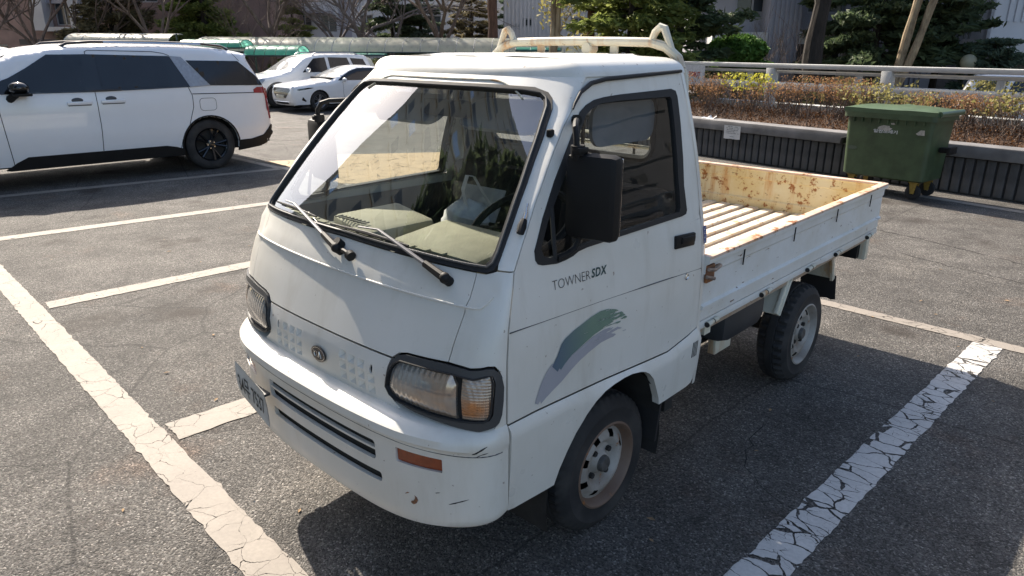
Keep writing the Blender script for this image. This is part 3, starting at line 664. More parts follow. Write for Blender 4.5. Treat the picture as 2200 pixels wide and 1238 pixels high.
patch('bumper_recess', pm('recess_shade', (.022, .021, .018), .9, var=.4, vs=20), bump_, [(-.62, vz(.61)), (.62, vz(.61)), (.62, vz(.425)), (-.62, vz(.425))], Fb, step=.04, lip=0, off=-.018, outdir=(0, -1, 0))  # near-black backing paints the shade inside the bumper slots
patch('bumper_louvre', PAINT, bump_, slot(-.30, .335, .556, .564, .002), Fb, step=.03, edge=.02, lip=.012, off=-.004, outdir=(0, -1, 0))
for sg in (1, -1):
    r = slot(.427, .583, .555, .601, .004); r = r if sg > 0 else [(-s, v) for s, v in r]
    patch('bumper_indicator', M['orange_lens'], bump_, r, Fb, step=.02, lip=.01, off=-.007, outdir=(0, -1, 0))
b = MB(); b.tube([(.47 + .022 * math.cos(k * PI / 6), -.772 + .004 * math.sin(k), .44 + .016 * math.sin(k * PI / 6)) for k in range(12)], .006, 6, True); b.build('tow_eye', M['rust'], bump_)
b = MB(); q = Fb(np.array([[s, vz(.625)] for s in np.linspace(-.97, .97, 80)])); b.tube([Vector(p) for p in q], .0022, 4); b.build('bumper_groove', M['grey_trim'], bump_)
for x0, x1, z0, z1, r_ in ((.60, .655, .430, .452, .0022), (.665, .695, .640, .668, .0028), (.672, .696, .625, .645, .0018), (.56, .575, .47, .474, .0014)):
    b = MB(); q = Fb(np.array([[bx(x0 + (x1 - x0) * k / 6) if x0 < .6 else math.copysign(float(ip(x0 + (x1 - x0) * k / 6, Fb(np.stack([np.linspace(0, .998, 400), np.full(400, vz(.55))], 1))[:, 0], np.linspace(0, .998, 400))), 1), vz(z0 + (z1 - z0) * k / 6)] for k in range(7)])); b.tube([Vector(p) for p in q], [r_ * f for f in (.3, .8, 1, .7, .9, .6, .2)], 4); b.build('scuff_mark', M['dark_under'], bump_)
# licence plate, bent and hanging from its upper edge
PC = [Vector(p) for p in ((-.440, -.858, .634), (-.222, -.870, .585), (-.176, -.866, .470), (-.404, -.856, .512))]
def plate(u, v, o=0):
    p = (PC[0] * (1 - u) + PC[1] * u) * (1 - v) + (PC[3] * (1 - u) + PC[2] * u) * v
    n = (PC[1] - PC[0]).cross(PC[3] - PC[0]).normalized(); n = n if n.y < 0 else -n
    return p + n * (o + .012 * math.sin(v * 2.4) * (1 - u) + .016 * (v ** 2) * u)
b = MB(); NU, NV = 10, 6
for o, fl in ((0, 0), (.0018, 1)):
    vs = [plate(i / NU, j / NV, o) for j in range(NV + 1) for i in range(NU + 1)]; b.add(vs, [(j * (NU + 1) + i, j * (NU + 1) + i + 1, (j + 1) * (NU + 1) + i + 1, (j + 1) * (NU + 1) + i) for j in range(NV) for i in range(NU)])
pl_ = b.build('license_plate', pm('plate_white', (.52, .51, .47), .4, var=.2, vs=14), TR)
put_text('plate_lettering', M['ink'], pl_, '34무 7537', 1, lambda v: np.array([plate(.08 + .84 * x, .80 - .58 * y, .0032)[:] for x, y in v]), fit=(1, 1), offset=.01)
b = MB(); b.box((-.31, -.846, .555), (.12, .03, .010)); b.build('plate_bracket', M['grey_trim'], pl_)
# wipers
def wiper(piv, elbow, tip, bl0, bl1, wid):
    w_ = thing('wiper', None, None); w_.parent = TR
    P = lambda x, y, z, o=.02: Vector((x, y, z)) + Vector((0, -.76, .65)) * o
    b = MB(); p0, p1, p2 = P(*piv, .026), P(*elbow, .030), P(*tip, .024); k = p0 + (p1 - p0) * .28
    b.tube([k, p1 * .5 + k * .5, p1, p2], [.0085, .0075, .0055, .0045], 8, flat=.6); b.build('wiper_arm', M['wiper_grey'], w_)
    b = MB(); b.tube([p0, k], [.0135, .011], 8); b.sphere(p0, .017, 10, 8); b.cyl(P(*piv, .0), P(*piv, .03), .015, 12); b.build('wiper_pivot', M['black_plastic'], w_)
    b = MB(); a0, a1 = P(*bl0, .010), P(*bl1, .010); c = a0 * .5 + a1 * .5 + Vector((0, -.76, .65)) * .008
    b.tube([a0, c, a1], [.003, .0065, .003], 6); b.tube([a0, a1], .0035, 5); b.build('wiper_blade', M['rubber'], w_)
    return w_
w1 = wiper((.005, -.654, 1.103), (-.345, -.587, 1.186), (-.42, -.580, 1.187), (-.532, -.566, 1.172), (-.205, -.602, 1.172), 0)
b = MB(); b.tube([(.005, -.662, 1.115), (.05, -.672, 1.116), (.085, -.672, 1.108)], .008, 8); b.cyl((.075, -.672, 1.111), (.09, -.674, 1.106), .017, 12); b.cyl((.0, -.648, 1.12), (.0, -.668, 1.14), .016, 12); b.build('washer_nozzle', M['black_plastic'], w1)
wiper((.494, -.616, 1.100), (.175, -.603, 1.182), (.08, -.614, 1.180), (-.095, -.616, 1.168), (.30, -.600, 1.163), 0)
# door mirror on a bent arm (both sides)
def mirror(sg):
    S = lambda x, y, z: (sg * x, y, z)
    m_ = thing('side_mirror', None, None); m_.parent = TR
    b = MB(); bm_ = MB(); bm_.box((0, 0, 0), (.172, .062, .256), None, .024)
    R = Matrix.Rotation(sg * math.radians(10), 3, 'Z'); b.add([R @ Vector(v) + Vector(S(.718, -.243, 1.325)) for v in bm_.v], bm_.f); b.build('mirror_housing', M['black_plastic'], m_)
    b = MB(); b.box((0, 0, 0), (.150, .004, .23), None, .0015); q = MB(); q.add([R @ Vector((v[0], v[1] + .033, v[2])) + Vector(S(.718, -.243, 1.325)) for v in b.v], b.f); q.build('mirror_glass', M['chrome'], m_)
    b = MB(); b.tube([S(.575, -.160, 1.529), S(.60, -.185, 1.534), S(.640, -.240, 1.532), S(.660, -.266, 1.522), S(.674, -.277, 1.495), S(.676, -.276, 1.45), S(.676, -.262, 1.40)], .0095, 8)
    b.tube([S(.674, -.250, 1.22), S(.675, -.255, 1.185), S(.674, -.27, 1.165), S(.672, -.30, 1.154), S(.672, -.35, 1.150)], .0105, 8); b.build('mirror_arm', M['black_plastic'], m_)
    b = MB(); b.cyl(S(.676, -.270, 1.448), S(.676, -.272, 1.476), .021, 12); b.box(S(.684, -.270, 1.462), (.03, .045, .018), None, .004); b.cyl(S(.572, -.163, 1.530), S(.592, -.172, 1.533), .018, 10); b.build('mirror_clamp', M['black_plastic'], m_)
mirror(1); mirror(-1)
b = MB(); p = Ffront(np.array([[a2s(.7607), 1.5003]]))[0]; b.box((p[0] + .004, p[1] - .006, p[2]), (.02, .02, .024), None, .005); b.build('pillar_bump_stop', M['black_plastic'], TR)
ant = MB(); p = Vector(Ffront(np.array([[a2s(.842), 1.262]]))[0]) + Vector((.006, -.008, .002)); up_ = Vector((-.02, .06, .075)).normalized()
ant.tube([p - up_ * .022, p, p + up_ * .022], [.011, .0135, .009], 10); an_ = ant.build('antenna_base', M['black_plastic'], TR)
ant = MB(); ant.cyl(p + up_ * .02, p + up_ * .045, .0055, 8); ant.cyl(p + up_ * .045, p + up_ * .075 + Vector((0, -.006, 0)), .0028, 6); ant.build('antenna_stub', M['chrome'], an_)
# ------------------------------------------------------------------ truck wheels
def tyre_mesh(R, r, wd, lugs, chunky):
    """tyre turned about x, outer face at x=0"""
    n = lugs * 4; h = wd
    prof = [(-.012, r - .004, 0), (.004, r + .004, 0), (.0, r + .022, 0), (.006, r + (R - r) * .55, 0), (.0, R - .034, 0), (-.012, R - .014, .3), (-.024, R - .003, 1), (-.050, R, 1), (-.052, R - .006, 0), (-.057, R - .006, 0), (-.059, R + .001, .0), (-h * .5, R + .002, .0)]
    prof = prof + [(-h - a, b_, c) for a, b_, c in prof[::-1]]
    vs = []; fs = []; m = len(prof)
    for k in range(n):
        a = 2 * PI * k / n; on = (k % 4) < 2
        for (x, rad, lug) in prof:
            rr = rad - (chunky * lug if not on else 0); vs.append((x, rr * math.cos(a), rr * math.sin(a)))
    for k in range(n):
        j = (k + 1) % n
        for i in range(m - 1): fs.append((k * m + i, k * m + i + 1, j * m + i + 1, j * m + i))
    return vs, fs
def wheel(parent, pos, sg, R, r, wd, lugs, chunky, rusty_edge, name='wheel', steer=0):
    w_ = bpy.data.objects.new(name, None); COL.objects.link(w_); w_.parent = parent; w_.empty_display_size = .1
    w_.location = pos; w_.rotation_euler = (0, 0, (0 if sg > 0 else PI) + steer)
    vs, fs = tyre_mesh(R, r, wd, lugs, chunky); b = MB(); b.add(vs, fs); b.build('tyre', M['tyre'], w_, 30)
    # pressed steel rim: flange, well, raised ring with slots, sunk hub
    n = 96; H = 8; per = n // H
    prof = [(-.004, r), (.004, r + .005), (.007, r - .002), (.001, r - .010), (-.018, r - .014), (-.030, r - .022)]
    b = MB(); b.lathe(prof, 'x', n=n); b.build('rim_flange', M['rim_rust'] if rusty_edge else M['rim_steel'], w_, 50)
    rings = [(-.030, r - .020), (-.026, r - .034), (-.014, r - .048), (-.010, r - .060), (-.013, r - .070), (-.022, r - .080), (-.034, r - .090), (-.036, .052), (-.033, .046), (-.022, .040), (-.018, .033), (-.016, 0.001)]
    vs = []; fs = []
    for (x, rad) in rings:
        for k in range(n):
            a = 2 * PI * k / n; vs.append((x, rad * math.cos(a), rad * math.sin(a)))
    for i in range(len(rings) - 1):
        for k in range(n):
            kk = k % per
            if (i == 1 and 4 <= kk <= 7) or (i == 2 and 4 <= kk <= 7): continue
            fs.append((i * n + k, i * n + (k + 1) % n, (i + 1) * n + (k + 1) % n, (i + 1) * n + k))
    b = MB(); b.add(vs, fs); rim = b.build('rim', M['rim_steel'], w_, 40)
    b = MB(); b.lathe([(-.05, r - .01), (-.06, .03), (-.06, .001)], 'x', n=32); b.lathe([(-.02, r - .012), (-.14, r - .02)], 'x', n=32); b.build('brake_drum', M['dark_under'], w_, 40)
    b = MB(); b.cyl((-.038, 0, 0), (-.020, 0, 0), .011, 6); ln = None
    for k in range(4):
        a = 2 * PI * (k + .4) / 4
        ln = b.build('lug_nut', M['dark_under'], w_, 30) if ln is None else link_mesh('lug_nut', ln.data, w_)
        ln.location = (0, .062 * math.cos(a), .062 * math.sin(a))
    b = MB(); b.lathe([(-.03, .034), (-.006, .031), (.0, .026), (.002, .001)], 'x', n=24); b.build('hub_cap', pm('hub_dirty', (.09, .085, .08), .6, .3, var=.4, vs=30), w_, 40)
    return w_
def tyre_mat():
    t = NT('tyre'); n = t.noise(7, 5); c = t.mix(t.ramp(n, [(.4, 0.0), (.7, 1.0)]), (.016, .016, .017), (.045, .042, .04)); t.set('Base Color', c); t.set('Roughness', .78); t.bump(t.noise(120, 3), .15, .002); return t.m
M['tyre'] = tyre_mat()
wheel(TR, (.648, 0, .2709), 1, .272, .1656, .15, 46, .006, True); wheel(TR, (-.648, 0, .2709), -1, .272, .1656, .15, 46, .006, True)
wheel(TR, (.676, 1.7765, .2709), 1, .272, .1656, .155, 34, .014, False); wheel(TR, (-.676, 1.7765, .2709), -1, .272, .1656, .155, 34, .014, False)
# wheel arch liners, mud flaps and underside
for sg in (1, -1):
    b = MB()
    pts = [(-.05 + .345 * math.cos(math.radians(195 - 210 * k / 16)), .300 + .37 * math.sin(math.radians(195 - 210 * k / 16))) for k in range(17)]
    vs = [(sg * x, y, z) for x in (.69, .42) for y, z in pts]; b.add(vs, [(i, i + 1, 17 + i + 1, 17 + i) for i in range(16)])
    b.f.append(tuple(17 + i for i in range(17))); b.build('arch_liner', M['dark_under'], TR)
b = MB(); b.box((0, -.1, .62), (1.30, .98, .03)); b.box((0, -.60, .50), (1.3, .03, .30)); b.box((0, .44, .50), (1.28, .06, .35)); b.build('cab_floor', M['dark_under'], TR)
for sg in (1, -1):
    b = MB(); b.box((sg * .625, .285, .375), (.13, .012, .21), Matrix.Rotation(math.radians(-8), 3, 'X')); b.build('mud_flap', M['rubber'], TR)
b = MB()
for sg in (1, -1): b.box((sg * .38, 1.25, .50), (.06, 2.7, .10))
for y in (.6, 1.2, 2.0, 2.6): b.box((0, y, .53), (.76, .06, .06))
b.cyl((-.6, 1.7765, .2709), (.6, 1.7765, .2709), .035, 12); b.sphere((.05, 1.7765, .27), .11, 16, 10); b.cyl((-.55, 0, .27), (.55, 0, .27), .025, 10)
b.box((.1, .9, .40), (.3, .7, .22)); b.build('chassis_frame', M['dark_under'], TR)
b = MB(); b.box((0, 0, 0), (.34, .44, .20), None, .07); q = MB(); q.add([Vector(v) + Vector((.49, 1.08, .565)) for v in b.v], b.f)
q.cyl((.40, .72, .39), (.42, 1.12, .39), .035, 12); q.build('fuel_tank', pm('tank_grey', (.025, .027, .03), .6, var=.3), TR)
b = MB(); b.box((.52, 1.10, .40), (.04, .16, .10), None, .004); b.box((.55, .60, .49), (.05, .08, .26), Matrix.Rotation(math.radians(22), 3, 'X'), .004); b.box((.58, .64, .64), (.2, .05, .05)); b.build('frame_bracket', M['cream_paint'], TR)
# ------------------------------------------------------------------ cargo bed
BED = bpy.data.objects.new('cargo_bed', None); COL.objects.link(BED); BED.parent = TR
Y0, Y1, ZD, ZG = .553, 2.705, .700, .978
xs = []; zz = []
b = MB(); nr = 13; wid = 1.36; p = wid / nr; prof = []
for k in range(nr):
    x = -.68 + k * p; prof += [(x, ZD), (x + p * .30, ZD), (x + p * .38, ZD + .016), (x + p * .92, ZD + .016)]
prof.append((.68, ZD)); vs = [(x, y, z) for y in (Y0, Y1) for x, z in prof]; n = len(prof)
b.add(vs, [(i, i + 1, n + i + 1, n + i) for i in range(n - 1)]); b.box((0, (Y0 + Y1) / 2, .655), (1.34, Y1 - Y0 - .02, .05)); b.build('bed_floor', M['bed_floor'], BED, 20)
def gate(name, axis, at, lo, hi, sg):
    """folded sheet panel: cross-section (outward offset, z) swept between lo and hi"""
    prof = [(.004, ZD + .004), (.004, ZD + .050), (.016, ZD + .058), (.016, ZD + .068), (.004, ZD + .076), (.004, ZD + .196), (.010, ZD + .206), (.010, ZG - .034), (.024, ZG - .030), (.028, ZG - .012), (.026, ZG - .002), (.018, ZG), (-.010, ZG), (-.018, ZG - .003), (-.020, ZG - .014), (-.014, ZG - .024), (-.014, ZG - .07), (-.006, ZG - .078), (-.006, ZD + .075), (-.016, ZD + .066), (-.016, ZD + .02), (-.014, ZD + .004)]
    b = MB(); n = len(prof); st = np.linspace(lo, hi, 14); vs = []
    for t in st:
        for o, z in prof: vs.append((sg * (at + o), t, z) if axis == 'x' else (t, at + o, z))
    b.add(vs, [(i * n + k, i * n + (k + 1) % n, (i + 1) * n + (k + 1) % n, (i + 1) * n + k) for i in range(len(st) - 1) for k in range(n)] + [tuple(range(n)), tuple((len(st) - 1) * n + k for k in range(n))])
    o = b.build(name, M['gate_paint'], BED, 25); me = o.data
    for m_ in (M['bed_inside'], M['bed_rail']): me.materials.append(m_)
    for f in me.polygons:
        c = f.center; inn = (sg * c.x if axis == 'x' else c.y) - at
        if c.z > ZG - .018: f.material_index = 2
        elif inn < .0: f.material_index = 1
    return o
sgates = []
for sg in (1, -1):
    g = gate('side_gate', 'x', .690, Y0 - .022, Y1 + .010, sg); sgates.append(g)
    for y in (.86, 1.39, 1.94, 2.47):
        b = MB(); b.box((sg * .7025, y, .908), (.004, .006, .072), Matrix.Rotation(math.radians(-3), 3, 'X')); b.build('stake_slot', M['dark_under'], g)
    b = MB(); b.box((sg * .702, .566, .902), (.014, .060, .072), None, .004); b.build('latch_recess', M['rust'], g)
    b = MB(); b.tube([(sg * .712, .535, .925), (sg * .720, .575, .918), (sg * .716, .625, .925)], .008, 6); b.tube([(sg * .71, .53, .895), (sg * .717, .58, .88)], .008, 6); b.build('latch_lever', pm('latch_worn', (.30, .24, .20), .5, .6, var=.4, vs=30), g)
tg = gate('tailgate', 'y', Y1, -.69, .69, 1)
b = MB(); b.box((0, Y0 - .012, .86), (1.36, .02, .32)); b.build('bulkhead', M['bed_inside'], BED)
b = MB()
for sg in (1, -1):                       # sill rail under the gates, with its hanging skirt
    b.box((sg * .682, 1.63, .682), (.022, 2.19, .034), None, .003)
    P = [(.555, .70), (.565, .655), (.70, .66), (.80, .672), (.90, .676), (1.02, .700), (1.06, .702), (1.10, .675), (1.18, .652), (1.42, .662), (1.47, .684), (1.60, .684), (1.66, .664), (1.95, .652), (2.60, .655), (2.655, .67), (2.655, .70)]
    b.prism(P, .008, lambda x, y, z, sg=sg: (sg * (.676 + z), x, y))
b.box((0, 2.66, .66), (1.34, .03, .06)); b.build('bed_sill', M['gate_paint'], BED, 25)
for sg in (1, -1):
    for y in (.635, 1.139, 1.668, 2.058, 2.566):
        b = MB(); b.cyl((sg * .703, y - .035, .678), (sg * .703, y + .038, .682), .0105, 10); b.cyl((sg * .703, y - .048, .677), (sg * .703, y - .034, .678), .0125, 10); h_ = b.build('gate_hinge', M['cream_paint'], BED)
        b = MB(); b.cyl((sg * .703, y - .052, .6765), (sg * .703, y - .046, .677), .0115, 10); b.cyl((sg * .7032, y - .002, .6795), (sg * .7032, y + .004, .6795), .0112, 10); b.build('hinge_pin', M['dark_under'], h_)
    # splash panel ahead of the rear wheel and flap behind it
    b = MB(); b.box((0, 0, 0), (.27, .014, .215), Matrix.Rotation(math.radians(-30), 3, 'X'), .004); q = MB(); q.add([Vector(v) + Vector((sg * .545, 1.455, .575)) for v in b.v], b.f)
    b = MB(); b.box((sg * .662, 1.452, .575), (.02, .05, .21), Matrix.Rotation(math.radians(-30), 3, 'X'), .004); q.add(b.v, b.f); q.build('splash_panel', M['cream_paint'], TR)
    b = MB(); b.box((sg * .56, 2.13, .575), (.21, .010, .17), Matrix.Rotation(math.radians(22), 3, 'X')); b.box((sg * .655, 2.13, .575), (.016, .03, .19), Matrix.Rotation(math.radians(22), 3, 'X')); q_ = b.build('rear_splash_panel', M['cream_paint'], TR)
    b = MB(); P = [(-.10, 0), (.10, 0), (.105, -.15), (.08, -.158), (.06, -.15), (.0, -.16), (-.05, -.15), (-.105, -.155)]
    b.prism(P, .008, lambda x, y, z, sg=sg: (sg * .56 + x, 2.205 + z - y * .2, .50 + y)); b.build('mud_flap', M['rubber'], TR)
# tail lamp bracket under the tail
b = MB(); b.box((.60, 2.64, .585), (.16, .05, .15), None, .006); b.build('tail_bracket', M['cream_paint'], BED)
b = MB(); b.box((.585, 2.60, .575), (.12, .06, .11), None, .004); b.build('tail_lamp', M['black_plastic'], BED)
# ladder guard behind the cab
HB = bpy.data.objects.new('headboard', None); COL.objects.link(HB); HB.parent = TR
b = MB(); rail = [(-.56, .57, 1.02), (-.54, .57, 1.40), (-.515, .57, 1.64), (-.485, .57, 1.705), (-.43, .57, 1.745), (-.36, .57, 1.762), (-.2, .57, 1.765), (0, .57, 1.767), (.2, .57, 1.765), (.36, .57, 1.762), (.43, .57, 1.745), (.485, .57, 1.705), (.515, .57, 1.64), (.54, .57, 1.40), (.56, .57, 1.02)]
b.tube(rail, .0185, 10, flat=1); b.build('guard_rail', M['cream_paint'], HB)
for sg in (1, -1):
    b = MB(); b.tube([(sg * .362, .57, 1.765), (sg * .378, .57, 1.80), (sg * .40, .57, 1.818), (sg * .418, .57, 1.812), (sg * .436, .57, 1.775), (sg * .466, .57, 1.712)], [.013, .015, .0155, .0155, .014, .013], 8); b.build('guard_horn', M['cream_paint'], HB)
for x in (-.20, .19):
    b = MB(); b.box((x, .57, 1.60), (.034, .012, .30)); b.build('guard_slat', M['cream_paint'], HB)
b = MB(); b.cyl((.065, .545, 1.738), (.065, .60, 1.738), .022, 16); b.build('round_reflector', M['cream_paint'], HB)
b = MB()
for z in (1.36, 1.40): b.tube([(-.53, .57, z), (.53, .57, z)], .008, 6)
b.build('guard_bar', M['cream_paint'], HB)
# ------------------------------------------------------------------ cab: rear wall with window, dash, wheel, seats
def Fback(P): return np.stack([P[:, 0], np.full(len(P), .505), P[:, 1]], 1)
zs = [.66, .9, 1.1, 1.25, 1.4, 1.5, 1.6, 1.65]; wl = [(float(Xf(z)) - .012, z) for z in zs]; outl = wl + [(-x, z) for x, z in wl[::-1]]
rw = rrect(-.44, .44, 1.325, 1.58, .05)
bw = patch('rear_wall', M['grey_trim'], TR, outl, Fback, [rw], step=.15, lip=.0, outdir=(0, 1, 0)); bo_ = patch('rear_wall_outer', PAINT, TR, outl, lambda P: Fback(P) + [0, .03, 0], [rw], step=.15, lip=.03, outdir=(0, 1, 0))
patch('rear_window', M['side_glass'], TR, rw, lambda P: Fback(P) + [0, .015, 0], step=.2, lip=0, outdir=(0, 1, 0))
b = MB(); b.tube([Vector(p) + Vector((0, .004, 0)) for p in Fback(densify(rw, .05))], .014, 6, True); b.build('rear_window_seal', M['rubber'], TR)
b = MB(); b.box((.09, .515, 1.452), (.012, .012, .25)); b.box((.30, .59, 1.44), (.008, .008, .24)); b.box((-.14, .59, 1.44), (.008, .008, .24)); b.build('rear_window_bar', M['black_plastic'], TR)
b = MB(); b.box((-.02, .512, 1.305), (.16, .012, .018)); b.box((.38, .512, 1.305), (.13, .012, .018)); b.build('window_ledge', M['cream_paint'], TR)
M['dash'] = pm('dash_khaki', (.30, .285, .21), .75, var=.12, vs=14, bump=.1, bs=300, bd=.001); M['dash_dark'] = pm('dash_dark', (.07, .07, .06), .75, var=.2)
DS = bpy.data.objects.new('dashboard', None); COL.objects.link(DS); DS.parent = TR
b = MB(); P = [(-.545, 1.10), (-.52, 1.115), (-.45, 1.075), (-.20, 1.05), (-.16, 1.0), (-.20, .80), (-.55, .75)]
b.prism(P, 1.04, lambda x, y, z: (z - .52, x, y)); b.build('dash_body', M['dash_dark'], DS, 30)
b = MB(); b.box((0, 0, 0), (.31, .27, .12), None, .022); q = MB(); R = Matrix.Rotation(math.radians(4), 3, 'X') @ Matrix.Rotation(math.radians(-14), 3, 'Z'); q.add([R @ Vector(v) + Vector((-.075, -.42, 1.112)) for v in b.v], b.f); q.build('dash_pad', M['dash'], DS, 30)
b = MB(); b.box((0, 0, 0), (.40, .25, .12), None, .022); q = MB(); R = Matrix.Rotation(math.radians(6), 3, 'X'); q.add([R @ Vector(v) + Vector((.345, -.43, 1.112)) for v in b.v], b.f); q.build('dash_pad', M['dash'], DS, 30)
b = MB()
for k in range(14):
    x = -.46 + k * .066; p = Ffront(np.array([[sx(x, 1.16), 1.158]]), False)[0]; b.box((p[0], p[1] + .030, 1.160), (.050, .022, .006), None)
b.build('defroster_grille', M['dash'], DS)
b = MB(); p = Ffront(np.stack([np.linspace(-.6, .6, 40), np.full(40, 1.15)], 1), False); 
for i in range(39): b.add([p[i] + [0, .012, -.004], p[i + 1] + [0, .012, -.004], p[i + 1] + [0, .10, -.012], p[i] + [0, .10, -.012]], [(0, 1, 2, 3)])
b.build('dash_ledge', M['dash_dark'], DS)
b = MB()
for k in range(8): b.box((-.175 + k * .022, -.535, 1.174), (.006, .032, .004))
b.build('dash_vent', M['dash_dark'], DS)
SW = bpy.data.objects.new('steering_wheel', None); COL.objects.link(SW); SW.parent = TR; SW.location = (.355, -.165, 1.165); SW.rotation_euler = (math.radians(52 - 90 + 68), 0, 0)
b = MB(); b.tube([(.185 * math.cos(k * PI / 20), .185 * math.sin(k * PI / 20), 0) for k in range(40)], .0135, 8, True)
for a in (200, 340, 270): b.tube([(0, 0, -.02), (.18 * math.cos(math.radians(a)), .18 * math.sin(math.radians(a)), 0)], .012, 6)
b.lathe([(-.03, .055), (.0, .055), (.01, .03), (.012, .001)], 'z', n=20); b.cyl((0, 0, -.03), (0, -.02, -.35), .03, 12); b.build('wheel_rim', M['black_plastic'], SW)
for x in (.34, -.34):
    s_ = bpy.data.objects.new('seat', None); COL.objects.link(s_); s_.parent = TR; m_ = pm('seat_cloth', (.014, .014, .015), .9, var=.3, vs=20) if 'seat' not in M else M['seat']; M['seat'] = m_
    b = MB(); b.box((x, .05, .80), (.50, .50, .14), None, .04); b.build('seat_cushion', m_, s_)
    b = MB(); b.box((0, 0, 0), (.48, .12, .52), None, .04); q = MB(); R = Matrix.Rotation(math.radians(-10), 3, 'X'); q.add([R @ Vector(v) + Vector((x, .38, .98)) for v in b.v], b.f); q.build('seat_back', m_, s_)
def visor():
    b = MB(); b.prism(rrect(-.19, .19, -.075, .075, .055, 6), .014, lambda x, y, z: (x, z, y)); return b
for x, y, z, rx, rz in ((.50, .22, 1.495, 0, 90), (-.26, -.115, 1.525, -52, 0), (.23, -.115, 1.525, -52, 0)):
    v_ = visor(); R = Matrix.Rotation(math.radians(rz), 3, 'Z') @ Matrix.Rotation(math.radians(rx), 3, 'X'); q = MB(); q.add([R @ Vector(v) + Vector((x, y, z)) for v in v_.v], v_.f); q.build('sun_visor', pm('visor_grey', (.17, .18, .20), .8), TR)
b = MB(); b.box((0, 0, 0), (.24, .02, .06), None, .008); q = MB(); q.add([Vector(v) + Vector((-.01, -.16, 1.535)) for v in b.v], b.f); q.cyl((-.01, -.16, 1.56), (-.01, -.14, 1.60), .008, 8); q.build('inside_mirror', M['black_plastic'], TR)
b = MB(); b.box((0, .24, 1.640), (.92, .50, .012)); b.build('headliner', M['grey_trim'], TR)
# cloth bag and papers lying on the dash in front of the seats
bag = thing('cloth_bag', 'white cloth tote bag with a loop handle lying behind the pickup windshield', 'bag', (0, -.08, 1.06))
b = MB(); vs = []; nu, nv = 14, 8; rg = random.Random(5)
for j in range(nv + 1):
    for i in range(nu):
        a = 2 * PI * i / nu; r_ = .095 * math.sin(PI * (.18 + .80 * j / nv)) ** .6 * (1 + .12 * math.sin(3 * a + j)); vs.append((r_ * 1.15 * math.cos(a) + .01 * math.sin(j * 2.1), r_ * .8 * math.sin(a), .01 + .115 * j / nv + .012 * math.sin(2 * a + j)))
b.add(vs, [(j * nu + i, j * nu + (i + 1) % nu, (j + 1) * nu + (i + 1) % nu, (j + 1) * nu + i) for j in range(nv) for i in range(nu)] + [tuple(nv * nu + i for i in range(nu))])
M['cloth'] = pm('cloth_white', (.62, .62, .62), .9, var=.15, vs=20); b.build('bag_body', M['cloth'], bag, 60)
b = MB(); hp = [(.02, -.02, .10), (.0, -.02, .17), (.015, -.01, .225), (.04, 0, .225), (.08, .01, .165), (.12, .02, .115)]
for (p0, p1) in zip(hp[:-1], hp[1:]):
    p0, p1 = Vector(p0), Vector(p1); s_ = Vector((.016, -.006, 0)); b.add([p0 - s_, p0 + s_, p1 + s_, p1 - s_], [(0, 1, 2, 3)])
b.build('bag_handle', M['cloth'], bag, 60)
pp = thing('paper_sheet', 'pale paper folder leaning behind the cloth bag on the pickup dash', 'paper', (.03, -.05, 1.10))
b = MB(); b.box((-.02, .03, .07), (.22, .006, .13), Matrix.Rotation(math.radians(-28), 3, 'X')); b.build('folder', pm('folder_grey', (.42, .42, .41), .8), pp)
